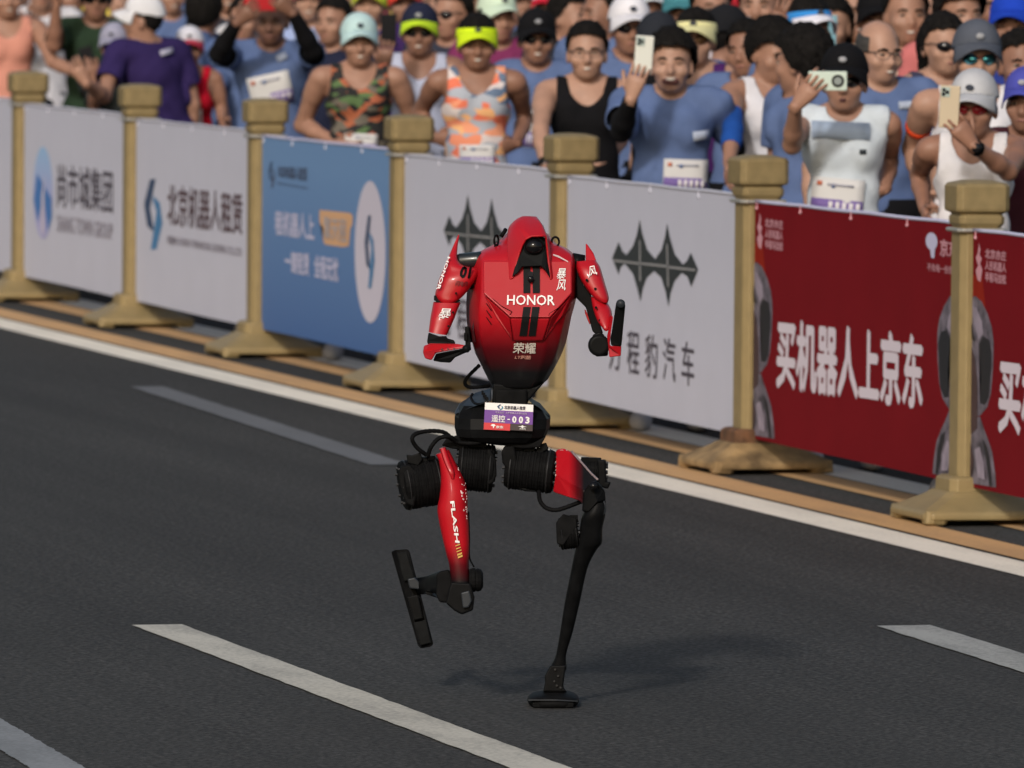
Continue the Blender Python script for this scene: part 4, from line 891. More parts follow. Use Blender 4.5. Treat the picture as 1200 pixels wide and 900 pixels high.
def print_cloth(name, base, cols, scale):
    m = bpy.data.materials.new(name); m.use_nodes = True; nt = m.node_tree; b = nt.nodes['Principled BSDF']; b.inputs['Roughness'].default_value = .8
    tc = nt.nodes.new('ShaderNodeTexCoord'); mp = nt.nodes.new('ShaderNodeMapping'); mp.inputs['Rotation'].default_value = (0, .6, 0); mp.inputs['Scale'].default_value = (1, .6, 1.9)
    ns = nt.nodes.new('ShaderNodeTexNoise'); ns.inputs['Scale'].default_value = 6
    vo = nt.nodes.new('ShaderNodeTexVoronoi'); vo.inputs['Scale'].default_value = scale; r = nt.nodes.new('ShaderNodeValToRGB'); r.color_ramp.interpolation = 'CONSTANT'
    mx = nt.nodes.new('ShaderNodeMix'); mx.data_type = 'RGBA'; mx.inputs[0].default_value = .12
    nt.links.new(tc.outputs['Object'], mp.inputs[0]); nt.links.new(tc.outputs['Object'], ns.inputs['Vector']); nt.links.new(mp.outputs[0], mx.inputs[6]); nt.links.new(ns.outputs['Color'], mx.inputs[7]); nt.links.new(mx.outputs[2], vo.inputs['Vector'])
    sp = nt.nodes.new('ShaderNodeSeparateColor'); nt.links.new(vo.outputs['Color'], sp.inputs[0]); nt.links.new(sp.outputs[0], r.inputs[0])
    e = r.color_ramp.elements; n = len(cols)
    while len(e) < n: e.new(.5)
    for i, c in enumerate(cols): e[i].position = i/n; e[i].color = (*alb(c, 1.0), 1)
    nt.links.new(r.outputs[0], b.inputs['Base Color']); return m
CLOTH['orange_print'] = print_cloth('orange_print', None, [(224, 150, 116), (214, 112, 84), (206, 196, 196), (92, 110, 136), (226, 172, 120), (220, 136, 104), (160, 166, 178)], 15)
CLOTH['dragon_print'] = print_cloth('dragon_print', None, [(22, 22, 24), (150, 84, 54), (22, 22, 24), (78, 104, 62), (24, 24, 24), (96, 90, 80), (22, 22, 24), (160, 88, 60)], 24)
BLUE = (88, 106, 146); NAVY = (34, 38, 58); BLK = (20, 20, 23); WHT = (192, 192, 200)

def rotz(a): c, s = math.cos(a), math.sin(a); return np.array([[c, -s, 0], [s, c, 0], [0, 0, 1]])
def rotx(a): c, s = math.cos(a), math.sin(a); return np.array([[1, 0, 0], [0, c, -s], [0, s, c]])
def roty(a): c, s = math.cos(a), math.sin(a); return np.array([[c, 0, s], [0, 1, 0], [-s, 0, c]])

def hand_geo(wrist, fdir, pdir, side, curl, scale=1.):
    """palm, four bent fingers of unequal length and a thumb from the side of the palm; returns verts and quads"""
    z = np.array(fdir, float); z /= np.linalg.norm(z); p = np.array(pdir, float); p = p - z*(p@z); p /= np.linalg.norm(p)+1e-9
    y = -p; x = np.cross(y, z)*1.0
    if side > 0: x = -x
    M = np.array([x, y, z]).T*scale; V, Q = [], []
    def loft(rings):
        n = len(rings[0]); k = len(V); V.extend([q for r in rings for q in r])
        for i in range(len(rings)-1):
            for j in range(n):
                a, b = k+i*n+j, k+i*n+(j+1) % n; Q.append((a, b, b+n, a+n))
    def rnd(c, rx, ry, n=8): return [np.array([c[0]+rx*math.copysign(abs(math.cos(2*math.pi*j/n))**.8, math.cos(2*math.pi*j/n)), c[1]+ry*math.sin(2*math.pi*j/n), c[2]]) for j in range(n)]
    loft([rnd((0, 0, -.035), .005, .005), rnd((0, 0, -.034), .026, .021), rnd((0, 0, .0), .027, .019), rnd((.002, 0, .03), .036, .017), rnd((.001, .0, .065), .042, .015), rnd((0, .001, .086), .041, .012), rnd((0, .001, .09), .004, .003)])
    def finger(base, L, r, c, spread, th=False):
        pos = np.array(base, float); a = 0; ang = c; d0 = np.array([math.sin(spread), 0, math.cos(spread)])
        pts = [pos.copy()]; rr = [r]
        for i, l in enumerate(L):
            a += ang*(.8, 1.15, .8)[i]
            d = d0*math.cos(a) + np.array([0, -1, 0])*math.sin(a); pos = pos + d*l; pts.append(pos.copy()); rr.append(r*(1-.1*(i+1)))
        P = [Vector(q) for q in pts]; mb = MB(); mb.tube(P, rr, 6); k = len(V); V.extend([np.array(q) for q in mb.v])
        for f in mb.f:
            if len(f) == 4: Q.append(tuple(i+k for i in f))
            else: Q.append((f[0]+k, f[1]+k, f[2]+k, f[3]+k)); Q.append((f[0]+k, f[3]+k, f[4]+k, f[5]+k))
    for i, (bx, L) in enumerate(((.031, (.041, .025, .02)), (.0105, (.045, .029, .022)), (-.010, (.042, .027, .021)), (-.030, (.033, .021, .019)))):
        finger((bx, 0, .082), L, .0094-.0006*i, curl*(1+.08*i), (.10-.07*i)*(1 if curl < .5 else .3))
    finger((.03, -.004, .022), (.036, .028, .022), .0115, curl*.5, .58)
    return np.array(V)@M.T + np.array(wrist), np.array(Q)

def link_child(name, me, root): return link(name, me, root)
SHOE = None
CAMROT = -CT
def make_person(px, py, X, label, yaw=0, pitch=0, tilt=0, tyaw=None, lean=(0, 0), top='tee', col=BLUE, skin=1, hair='short', cap=None, capcol=BLK, brimcol=None, glasses=None, mouth='neutral', 
                arms=((None, None), (None, None)), build=1., hs=1.05, res=.0125, bib=None, logo=None, sleeves=(None, None), female=False, vol=1., group='spectators lining the barrier', zmax=None, capyaw=0, watch=None, extra=None):
    """px, py: where the crown of the head shows; X: how far beyond the barrier line the person stands"""
    P = on_plane(px, py, X); Hh = P.z; Z = (P - CAM).dot(Vector((fX[0]*math.cos(CP), fX[1]*math.cos(CP), -math.sin(CP))))
    sc_ = CF/Z                                                     # pixels per metre where this person stands
    tyaw = yaw*.5 if tyaw is None else tyaw
    Y_, T_ = R(yaw), R(tyaw); k = Hh/1.72                          # build at 1.72 m and scale
    headtop = 1.72
    lx, ly = lean                                                   # shift of the shoulders against the hips, metres
    zh = .92
    def Lp(p):
        p = np.array(p, float); t = max(0, (p[2]-zh)/(1.45-zh)); q = rotz(T_)@np.array([p[0], p[1], 0]); return np.array([q[0]+lx*t, q[1]+ly*t, p[2]])
    TR = rotz(T_)
    # head: crown fixed at headtop, head size hs
    hp, ht = R(pitch), R(tilt); MH = rotz(Y_)@roty(ht)@rotx(hp)
    hc = np.array([lx*1.25, ly*1.25-.02, headtop-.118*hs-.01]); hr = .105*hs
    def Hp(p): return hc + MH@(np.array(p, float)*hs)
    sh = 1.425; b = build; sw = (.165 if female else .185)*b
    S = [Lp((-sw, .0, sh-.02)), Lp((sw, .0, sh-.02))]
    zs = np.concatenate([np.arange(-.03, .78, .045), np.arange(.78, 1.28, max(res, .015)), np.arange(1.28, headtop+.10, res)])
    # ---- arms: pixels of elbow and wrist; depth follows from the bone lengths
    LU, LF = .295, .255
    org = np.array([0, 0, headtop])
    def tolocal(q):
        return np.array([(q[0]-px)/sc_/k + hc[0], 0, headtop-(q[1]-py)/sc_/k])
    A = []
    for i, (s0, (eq, wq)) in enumerate(zip(S, [a[:2] if a else (None, None) for a in arms])):
        sgn = -1 if i == 0 else 1
        sp = arms[i][2:] if arms[i] and len(arms[i]) > 2 else ()
        opt = sp[0] if sp else {}
        if eq is None: e = s0 + TR@np.array([sgn*.06, .03, -.285])
        else:
            e = tolocal(eq); dx = e[0]-s0[0]; dz = e[2]-s0[2]; m = math.hypot(dx, dz)
            e[1] = s0[1] + opt.get('e', -1)*math.sqrt(max(0, LU**2-m**2))
            if m > LU*1.12: f_ = LU*1.12/m; e = np.array([s0[0]+dx*f_, e[1], s0[2]+dz*f_])
        if wq is None: w_ = e + TR@np.array([sgn*.015, -.06, -.24])
        else:
            w_ = tolocal(wq); dx = w_[0]-e[0]; dz = w_[2]-e[2]; m = math.hypot(dx, dz)
            w_[1] = e[1] + opt.get('w', -1)*math.sqrt(max(0, LF**2-m**2))
        A.append((s0, e, w_, opt))
    allp = np.array([p for a in A for p in a[:3]] + [hc, [0, 0, 1]])
    lo = np.minimum(allp.min(0)-.1, (-.30*b, -.22, 0)); hi = np.maximum(allp.max(0)+.1, (.30*b, .22, 0))
    lo[:2] = np.minimum(lo[:2], [lx-.28, ly-.24]); hi[:2] = np.maximum(hi[:2], [lx+.28, ly+.2])
    if allp[:, 2].max()+.1 > zs[-1]: zs = np.concatenate([zs, np.arange(zs[-1]+res, allp[:, 2].max()+.1, res)])
    cz = .93
    def torso(F, g, kk=.03):
        F.ell(Lp((0, .005, 1.30)), (.150*b+g, .098*vol+g, .17), TR, kk); F.ell(Lp((0, .0, 1.10)), ((.132*b*vol+g), (.095*vol+g), .19), TR, kk); F.ell(Lp((0, .005, .95)), (.158*b+g, .108*vol+g, .15+g), TR, kk)
        F.cone(Lp((-sw+.035, .008, sh-.012)), Lp((sw-.035, .008, sh-.012)), .055+g, .055+g, kk)
        F.cone(Lp((-.075, -.04, 1.33)), Lp((-.065, -.05, 1.29)), .062+g, .055+g, kk); F.cone(Lp((.075, -.04, 1.33)), Lp((.065, -.05, 1.29)), .062+g, .055+g, kk)
        if female: F.ell(Lp((-.07, -.085, 1.27)), (.06+g, .055+g, .06+g), TR, kk); F.ell(Lp((.07, -.085, 1.27)), (.06+g, .055+g, .06+g), TR, kk)
    F = Field(lo, hi, res, zs)
    torso(F, 0)
    F.cone(Lp((-.11, .014, 1.435)), Lp((-.03, .014, 1.475)), .032, .036, .035); F.cone(Lp((.11, .014, 1.435)), Lp((.03, .014, 1.475)), .032, .036, .035)
    nb = Lp((0, .012, 1.44)); F.cone(nb, Hp((0, .014, -.075)), .057*(.9 if female else 1), .051*(.9 if female else 1), .02)
    # head
    F.ell(Hp((0, .012, .022)), (.077*hs, .095*hs, .098*hs), MH, .01); F.ell(Hp((0, -.022, -.045)), (.063*hs, .070*hs, .072*hs), MH, .025)
    F.ell(Hp((0, -.052, -.088)), (.034*hs, .032*hs, .026*hs), MH, .022)
    for s_ in (-1, 1):
        F.ell(Hp((s_*.045, -.058, -.03)), (.026*hs, .025*hs, .026*hs), MH, .018); F.ell(Hp((s_*.078, .012, -.018)), (.010*hs, .019*hs, .032*hs), MH, .008)
        F.ell(Hp((s_*.032, -.098, -.0)), (.021*hs, .016*hs, .012*hs), MH, .012, True)
    if mouth in ('laugh', 'smile'):
        for s_ in (-1, 1): F.ell(Hp((s_*.042, -.072, -.032)), (.021*hs, .018*hs, .018*hs), MH, .012)
    F.ell(Hp((0, -.076, .014)), (.052*hs, .014*hs, .010*hs), MH, .02)
    F.cone(Hp((0, -.082, .0)), Hp((0, -.104, -.034)), .009*hs, .0145*hs, .012); F.cone(Hp((-.011, -.094, -.038)), Hp((.011, -.094, -.038)), .010*hs, .010*hs, .008)
    F.ell(Hp((0, -.082, -.066)), (.026*hs, .013*hs, .012*hs), MH, .012)
    fat = (1.03 if b > 1.02 else .95) * (.88 if female else 1)
    for s0, e, w_, o in A:
        F.cone(s0, s0+(e-s0)*.35, .052*fat, .050*fat, .03); F.cone(s0+(e-s0)*.2, e, .049*fat, .039*fat, .02); F.cone(e, e+(w_-e)*.35, .040*fat, .040*fat, .015); F.cone(e+(w_-e)*.3, w_, .040*fat, .026, .015)
    for s_ in (-1, 1):
        F.cone((s_*.09, .005, .88), (s_*.105, -.01, .48), .085, .055, .03); F.cone((s_*.105, -.01, .48), (s_*.11, .02, .08), .055, .036, .02); F.cone((s_*.11, .03, .045), (s_*.125, -.12, .035), .034, .032, .02)
    v, f = F.mesh(); HV, HF = [], []
    for i, (s0, e, w_, o) in enumerate(A):
        fd = o.get('f'); fd = (w_-e) if fd is None else np.array(fd, float); fd = fd/np.linalg.norm(fd)
        pd = o.get('p', (0, 1, 0) if w_[2] > e[2] else (-1 if i else 1, 0, 0))
        hv, hf = hand_geo(w_+fd*.012, fd, pd, -1 if i == 0 else 1, o.get('c', .45), 1.04); hf = hf + len(v) + sum(len(q) for q in HV); HV.append(hv); HF.append(hf)
        o['hand'] = w_+fd*.09
    nbody = len(v); bv = np.concatenate([v]+HV); bf = np.concatenate([f]+HF)
    loc = Vector((P.x - k*(hc[0]*nX[0]+hc[1]*fX[0]), P.y - k*(hc[0]*nX[1]+hc[1]*fX[1]), 0)); body = np_mesh('person', bv*k, bf, SKIN[skin])
    root = link('person', body, None, loc=loc, rot=(0, 0, CAMROT), label=label, category='person', group=group)
    # world point -> local metres, for things held
    def child(name, vv, ff, m, fm=None, smooth=True, parent=None):
        return link(name, np_mesh(name, np.asarray(vv)*k, np.asarray(ff), m, fm, smooth), parent or root)
    def mbchild(name, mb, m, smooth=True, parent=None):
        me = new_mesh(name, [tuple(np.array(p)*k) for p in mb.v], mb.f, m, mb.m, smooth); return link(name, me, parent or root)
    # ---- clothing
    rs = np.random.RandomState(abs(int(px*7+py*3)) % 99991)
    tcoord = lambda q: (np.stack([q[:, 0]-lx*np.clip((q[:, 2]-zh)/(1.45-zh), 0, None), q[:, 1]-ly*np.clip((q[:, 2]-zh)/(1.45-zh), 0, None), q[:, 2]], 1))@rotz(T_)
    ph = rs.uniform(0, 6, 6); g = {'tee': .016, 'tank': .010, 'vest': .014}[top]
    G = Field(lo-.04, hi+.04, .015, np.arange(.80, 1.53, .015)); torso(G, g)
    sl_t = {'tee': .62, 'vest': 0, 'tank': 0}[top]
    if sl_t:
        for s0, e, w_, o in A:
            if top == 'tee':
                m_ = s0+(e-s0)*.78; G.cone(s0, m_, .052*fat+.008, .054*fat+.014, .025)
    # cloth creases
    X_, Yy, Zz = G.pts((slice(None),)*3)
    cr = np.abs(np.sin(Zz*13+np.abs(X_)*22+ph[0]+.8*np.sin(X_*9+ph[1])))
    G.F += (.0085*(1-cr)**2 + .0035*np.sin(Zz*44-X_*30+Yy*20+ph[2])*np.sin(X_*31+ph[3]) + .004*np.sin(X_*26+ph[4])*np.clip((1.25-Zz)/.25, 0, 1)-.003)*(1 if top != 'tank' else .6)
    gv, gf = G.mesh(); t = tcoord(gv); ax, az = np.abs(t[:, 0]), t[:, 2]
    keep = np.full(len(gv), .1)
    keep = np.minimum(keep, az-.84)
    front = t[:, 1] < .0
    nr, nz, dep = {'tee': (.074, 1.475, .055), 'vest': (.078, 1.475, .065), 'tank': (.088, 1.47, .125)}[top]
    dv = np.where(front, dep, dep*.35); nl = np.sqrt((t[:, 0]/nr)**2 + (np.clip(nz-az, 0, None)/dv)**2)-1
    keep = np.minimum(keep, nl*.05)
    if top == 'vest':
        arm = np.sqrt(((ax-(sw+.05))/.062)**2 + ((az-1.37)/.12)**2)-1; keep = np.minimum(keep, arm*.06); keep = np.minimum(keep, np.where(az > 1.38, (.182*b-ax), .1))
    if top == 'tank':
        arm = np.sqrt(((ax-(sw+.045))/.098)**2 + ((az-1.37)/.13)**2)-1; keep = np.minimum(keep, arm*.08); keep = np.minimum(keep, np.where(az > 1.42, (.132*b-ax), .1))
    for s0, e, w_, o in A:
        d = e-s0; tt = ((gv-s0)@d)/(d@d); near = np.linalg.norm(gv-s0-np.clip(tt, 0, 1)[:, None]*d, axis=1) < .105
        lat = np.abs(tcoord(gv)[:, 0]) > sw-.03
        cut = (sl_t-tt)*.25 if sl_t else None
        if cut is not None: keep = np.where(near & (tt > 0) & (lat | (d[2] > -.05)), np.minimum(keep, cut), keep)
    cv, cf, u = clip_mesh(gv, gf, keep)
    cm = CLOTH[col] if isinstance(col, str) else cloth(col)
    nm = {'tee': 't_shirt', 'tank': 'running_vest', 'vest': 'sleeveless_shirt'}[top]
    o_ = child(nm, cv, cf, cm); md = o_.modifiers.new('thick', 'SOLIDIFY'); md.thickness = .004; md.offset = 1
    shirt = cv
    # shorts and shoes
    sv = []; mbs = MB(); n = 16
    for z, rx, ry in ((1.0, .168*b, .122*vol), (.93, .178*b, .13*vol), (.84, .182*b, .13)): sv.append([Vector((rx*math.cos(2*math.pi*i/n), .005+ry*math.sin(2*math.pi*i/n), z)) for i in range(n)])
    mbs.loft(sv)
    for s_ in (-1, 1): mbs.loft([[Vector((s_*(.09+.004*j)+(.098-.004*j)*math.cos(2*math.pi*i/n), .0+.1*math.sin(2*math.pi*i/n), .86-.14*j)) for i in range(n)] for j in range(3)])
    mbchild('shorts', mbs, cloth(BLK))
    for s_ in (-1, 1):
        q = MB(); q.loft([[Vector((s_*(.112+.02*t_)+w2*math.cos(a), .10-.29*t_, max(.004, .045+h2*math.sin(a)))) for a in [2*math.pi*i/10 for i in range(10)]] for t_, w2, h2 in ((0, .025, .035), (.12, .045, .055), (.5, .05, .05), (.85, .045, .04), (1, .025, .025))]); mbchild('shoe', q, cloth((170, 170, 175)))
    for i, sc in enumerate(sleeves):
        if sc is not None:
            s0, e, w_, o = A[i]; t0, t1, c = sc; bn = normals(v, f)
            def seg(a, b):
                d = b-a; t = ((v-a)@d)/(d@d); return t, np.linalg.norm(v-a-np.clip(t, 0, 1)[:, None]*d, axis=1)
            tu, du = seg(s0, e); tf, df = seg(e, w_)
            kp = np.where(df < du, np.where(df < .075, (t1-tf)*.25, -.1), np.where(du < .075, (tu-t0)*.3, -.1))
            a2, b2, _ = clip_mesh(v+bn*.006, f, kp)
            if len(b2): child('arm_sleeve', a2, b2, cloth(c))
    # ---- hair: the skull a little enlarged, cut at the hairline
    def skull(g_, h=.011):
        c = Hp((0, .012, .022)); ex = (.14*hs)
        W = Field(c-ex, c+ex, h, np.arange(c[2]-ex, c[2]+ex, h)); W.ell(c, (.077*hs+g_, .095*hs+g_, .098*hs+g_), MH, .01); return W
    def hl(q): return ((q-hc)@MH)/hs
    if hair != 'none':
        W = skull((({'short': .008, 'long': .012}.get(hair, .014)) if not cap or cap == 'visor' else .003) if hair != 'bald' else .004); X2, Y2, Z2 = W.pts((slice(None),)*3)
        if hair in ('short', 'long', 'thick') and (not cap or cap == 'visor'): W.F += .0055*np.sin(X2*120+ph[3]+Z2*60)*np.sin(Y2*110+ph[4]-Z2*70)+.003*np.sin(X2*230+Z2*190+ph[5])-(.008 if hair == 'thick' else 0)-.010*np.clip((Z2-hc[2])/.1, 0, 1)*(hair != 'long')
        if hair == 'long': W.cone(Hp((0, .075, .0)), Hp((0, .085, -.14)), .075*hs, .06*hs, .03)
        hv, hf = W.mesh(); q = hl(hv)
        hz = .082 if hair == 'short' else .072
        line = np.where(q[:, 1] < -.045, hz+.25*(q[:, 1]+.045)*0-.010*(np.abs(q[:, 0])/.07)**2, np.where(q[:, 1] < .02, hz-(q[:, 1]+.045)*(hz+.02)/.065, -.02-(q[:, 1]-.02)*.75))
        if hair == 'bald': line = np.where(q[:, 1] < -.04, .2, np.where(q[:, 1] < .02, .0-.3*q[:, 1], -.02-(q[:, 1]-.02)*.7))
        kp = q[:, 2]-line + .005*np.sin(q[:, 0]*210+ph[0])+.003*np.sin(q[:, 0]*470+ph[1])
        if hair == 'bald': kp = np.minimum(kp, .062+np.clip(q[:, 1], 0, 1)*.3-q[:, 2])
        if hair == 'long': kp = np.where((q[:, 1] > -.01) & (np.abs(q[:, 0]) > .03), .02, np.where(q[:, 1] > .03, .02, kp))
        a, b2, _ = clip_mesh(hv, hf, kp)
        if not cap and hair != 'bald': a = a + (a-hc)/np.linalg.norm(a-hc, axis=1, keepdims=True)*(rs.uniform(-.003, .006, (len(a), 1)))
        if len(b2): child('hair', a, b2, HAIR if hair != 'bald' else HAIR_G)
    # ---- cap or visor
    if cap:
        cy = rotz(R(capyaw)); MC = MH@cy
        def Cp(p): return hc + MC@(np.array(p, float)*hs)
        cm1, cm2 = cloth(capcol), cloth(brimcol or capcol)
        if cap in ('cap', 'back'):
            W = skull(.014); W.ell(Hp((0, .0, .07)), (.07*hs, .085*hs, .066*hs), MH, .03); cvv, cff = W.mesh(); q = ((cvv-hc)@MC)/hs; a, b2, _ = clip_mesh(cvv, cff, q[:, 2]-(.052-.15*(q[:, 1]+.1))); co = child('cap', a, b2, cm1); md = co.modifiers.new('thick', 'SOLIDIFY'); md.thickness = .003; md.offset = 1
            q = MB(); q.ball(Cp((0, .01, .139)), .007, 8, 5); mbchild('button', q, cm1, True, co)
        else:
            q = MB(); ring_ = []
            for h_, w9 in ((.030, .0), (.034, .002), (.066, -.001), (.070, -.004)): ring_.append([Cp(((.0915+w9)*math.cos(2*math.pi*i/28), .012+(.112+w9)*math.sin(2*math.pi*i/28), h_+.006-.10*(math.sin(2*math.pi*i/28)+1)*.12)) for i in range(28)])
            q.loft(ring_, cap=False); co = mbchild('visor', q, cm1); md = co.modifiers.new('thick', 'SOLIDIFY'); md.thickness = .004
        v2, f2 = [], []; na, nr_ = 17, 6
        for i in range(na):
            a_ = math.pi*(1.08+.84*i/(na-1))
            for j in range(nr_):
                r_ = j/(nr_-1); x_ = (.090+.006*r_)*math.cos(a_); y_ = .002+(.106+.066*r_)*math.sin(a_)
                v2.append(Cp((x_, y_, .060-.058*(abs(x_)/.09)**2*(.35+.65*r_)-.020*r_)))
        for i in range(na-1):
            for j in range(nr_-1): f2.append((i*nr_+j, i*nr_+j+1, (i+1)*nr_+j+1, (i+1)*nr_+j))
        bo = child('brim', v2, f2, cm2, parent=co); md = bo.modifiers.new('thick', 'SOLIDIFY'); md.thickness = .005
        if res < .014:
            bd = MB(); bd.ball((0, 0, 0), (.016*hs, .004*hs, .011*hs), 10, 6, 0, Matrix(MC.tolist())); oc = Cp((0, -.104 if cap != 'visor' else -.106, .082 if cap != 'visor' else .066)); bd.v = [tuple(np.array(p)+oc) for p in bd.v]
            mbchild('cap_badge', bd, cloth((60, 64, 74) if sum(capcol) > 330 else (150, 152, 158)), True, co)
    # ---- face
    def fball(mb, c, r, mi=0, n=10, m_=6): mb.ball((0, 0, 0), tuple(x*hs for x in r), n, m_, mi, Matrix(MH.tolist())); off = Hp(c); nn = (m_+1)*n; mb.v[-nn:] = [tuple(np.array(p)+off) for p in mb.v[-nn:]]
    if glasses not in ('dark', 'mirror', 'red'):
        for s_ in (-1, 1):
            q = MB(); fball(q, (s_*.032, -.0815, -.001), (.0135, .008, .0044 if mouth != 'laugh' else .0018), 0); fball(q, (s_*.032, -.0875, -.001), (.0062, .004, .0044 if mouth != 'laugh' else .0018), 1); mbchild('eye', q, [EYEW, EYED])
            q = MB(); q.tube([Hp((s_*.014, -.094, .016)), Hp((s_*.032, -.0935, .021)), Hp((s_*.052, -.08, .014))], [.0032*hs, .0042*hs, .002*hs], 6); mbchild('eyebrow', q, HAIR)
    q = MB()
    if mouth in ('laugh', 'smile', 'open'):
        ww = {'laugh': .038, 'smile': .031, 'open': .016}[mouth]; hh = {'laugh': .0145, 'smile': .005, 'open': .008}[mouth]; up = {'laugh': .006, 'smile': .008, 'open': 0}[mouth]
        arc = lambda w_, z_, y_: [Hp((w_*t, y_+.020*t*t, -.068+z_+up*t*t)) for t in (-1, -.66, -.33, 0, .33, .66, 1)]
        if mouth == 'smile':
            q.tube(arc(ww, -.001, -.0900), [r_*hs for r_ in (.003, .006, .0075, .008, .0075, .006, .003)], 8, 0); q.tube(arc(ww*.82, .0005, -.0945), [r_*hs for r_ in (.0018, .0038, .0048, .005, .0048, .0038, .0018)], 8, 2)
        else:
            fball(q, (0, -.0895, -.068-hh*.2), (ww*.93, .008, hh+.0028), 0); fball(q, (0, -.0930, -.068-hh*.2), (ww*.88-.001, .0065, hh), 1)
            if mouth == 'laugh': q.tube(arc(ww*.95, hh*.62, -.0900), [r_*hs for r_ in (.003, .0045, .005, .005, .005, .0045, .003)], 8, 0); q.tube(arc(ww*.80, hh*.26, -.0960), [r_*hs for r_ in (.003, .0052, .0062, .0066, .0062, .0052, .003)], 8, 2)
    else: fball(q, (0, -.0905, -.067), (.022, .007, .0075), 0); fball(q, (0, -.097, -.067), (.019, .0015, .0012), 1)
    mbchild('mouth', q, [LIP, MOUTH, TEETH])
    if glasses:
        gm = {'dark': mat('dark_lens', (.008, .007, .008), .12, spec=.5), 'mirror': mat('cyan_mirror_lens', (.10, .42, .52), .08, .9), 'red': mat('red_black_lens', (.25, .012, .02), .12), 'clear': None, 'amber': mat('amber_lens', (.10, .05, .02), .15)}[glasses]
        fr = MB(); fm_ = {'mirror': cloth((150, 40, 70)), 'red': cloth((150, 30, 40))}.get(glasses, mat('glasses_frame', (.012, .011, .011), .4))
        for s_ in (-1, 1):
            pts = [Hp((s_*.034+.024*math.cos(a)*1.05, -.100+abs(s_*.034+.024*math.cos(a))**2*7.5, -.002+.0175*math.sin(a))) for a in np.linspace(0, 2*math.pi, 17)]
            fr.tube(pts, .0013*hs, 5); fr.tube([Hp((s_*.058, -.078, .006)), Hp((s_*.076, -.04, .008)), Hp((s_*.082, .01, .0))], .0022*hs, 5)
        fr.tube([Hp((-.012, -.099, .004)), Hp((0, -.102, .006)), Hp((.012, -.099, .004))], .002*hs, 5)
        go = mbchild('sunglasses' if gm else 'glasses', fr, fm_)
        if gm:
            for s_ in (-1, 1):
                q = MB(); pts = [Hp((s_*.034+.026*math.cos(a), -.1015+abs(s_*.034+.026*math.cos(a))**2*7.5, -.002+.019*math.sin(a)*(1 if glasses != 'red' else .8))) for a in np.linspace(0, 2*math.pi, 15)[:-1]]
                c = Hp((s_*.034, -.104+.034**2*7.5, -.002)); kq = len(q.v); q.v += [tuple(c)]+[tuple(p) for p in pts]; q.f += [(0, 1+(i+1) % 14, 1+i) for i in range(14)]; q.m += [0]*14
                lo_ = mbchild('lens', q, gm, True, go); md = lo_.modifiers.new('thick', 'SOLIDIFY'); md.thickness = .002
    # ---- flat prints on the chest: bib, logo
    def patch(name, q0, wpx, hpx, ang, m, off=.007, parent=None, grid=(7, 5)):
        ca, sa = math.cos(R(ang)), math.sin(R(ang)); vv = []
        for j in range(grid[1]):
            for i in range(grid[0]):
                u_, w2 = (i/(grid[0]-1)-.5)*wpx, (j/(grid[1]-1)-.5)*hpx
                p = tolocal((q0[0]+u_*ca-w2*sa, q0[1]+u_*sa+w2*ca)); d = np.hypot(shirt[:, 0]-p[0], shirt[:, 2]-p[2])
                nb_ = shirt[d < .034]; p[1] = (nb_[:, 1].min() if len(nb_) else -.12)-off; vv.append(p)
        a_ = grid[0]; ff = [(j*a_+i, (j+1)*a_+i, (j+1)*a_+i+1, j*a_+i+1) for j in range(grid[1]-1) for i in range(a_-1)]
        # flatten the sheet a little: a bib bridges the folds
        vv = np.array(vv); Y = vv[:, 1].reshape(grid[1], grid[0]); Yr = Y.copy(); Y[1:-1] = np.minimum(Y[1:-1], (Yr[:-2]+Yr[2:])/2); vv[:, 1] = np.minimum(Yr, Y).ravel()-.002
        o = child(name, vv, ff, m, parent=parent); md = o.modifiers.new('thick', 'SOLIDIFY'); md.thickness = .0015; return o
    if bib:
        (bx, by), w2, h2, ang = bib[:4]; ca, sa = math.cos(R(ang)), math.sin(R(ang))
        at = lambda u_, t_: (bx+u_*w2*ca-t_*h2*sa, by+u_*w2*sa+t_*h2*ca)
        bo = patch('race_bib', (bx, by), w2, h2, ang, mat('bib_paper', (.56, .56, .57), .7), .003)
        patch('bib_logo', at(-.36, -.32), w2*.10, h2*.13, ang, mat('bib_red_print', (.45, .12, .06), .7), .0055, bo, (2, 2)); patch('bib_logo', at(-.10, -.28), w2*.07, h2*.13, ang, mat('bib_blue_print', (.06, .12, .3), .7), .0055, bo, (2, 2))
        pm_ = mat('bib_purple', (.14, .09, .30), .7)
        patch('bib_band', at(0, .29), w2*.98, h2*.38, ang, pm_, .0055, bo, (7, 3))
        patch('bib_print', at(.04, -.30), w2*.5, h2*.07, ang, mat('bib_grey_print', (.3, .3, .36), .7), .0055, bo, (4, 2))
        for i in range(5): patch('bib_digit', at(-.12+.13*i, .29), w2*.08, h2*.25, ang, mat('bib_white_print', (.6, .58, .62), .7), .0075, bo, (2, 3))
    if logo:
        for (q0, w2, h2, ang, lc) in logo: patch('shirt_print', q0, w2, h2, ang, cloth(lc), .005, None, (4, 3))
    if watch is not None:
        s0, e, w_, o = A[watch]; d = (w_-e)/np.linalg.norm(w_-e); q = MB(); q.cyl(w_-d*.035, w_-d*.005, .0315, n=14); wo = mbchild('wrist_watch', q, cloth(BLK)); 
        q = MB(); side_ = np.cross(d, (0, 0, 1)); side_ = np.array((0, -1, 0)); q.cyl(w_-d*.02+side_*.025, w_-d*.02+side_*.037, .02, n=14); mbchild('watch_face', q, mat('watch_glass', (.01, .01, .012), .15), True, wo)
    inf = dict(root=root, A=A, tolocal=tolocal, k=k, sc=sc_, loc=loc, Hp=Hp, px=px, py=py, child=child, mbchild=mbchild, Lp=Lp, hs=hs)
    if extra: extra(inf)
    return inf
CZ = Matrix.Rotation(CAMROT, 4, 'Z')
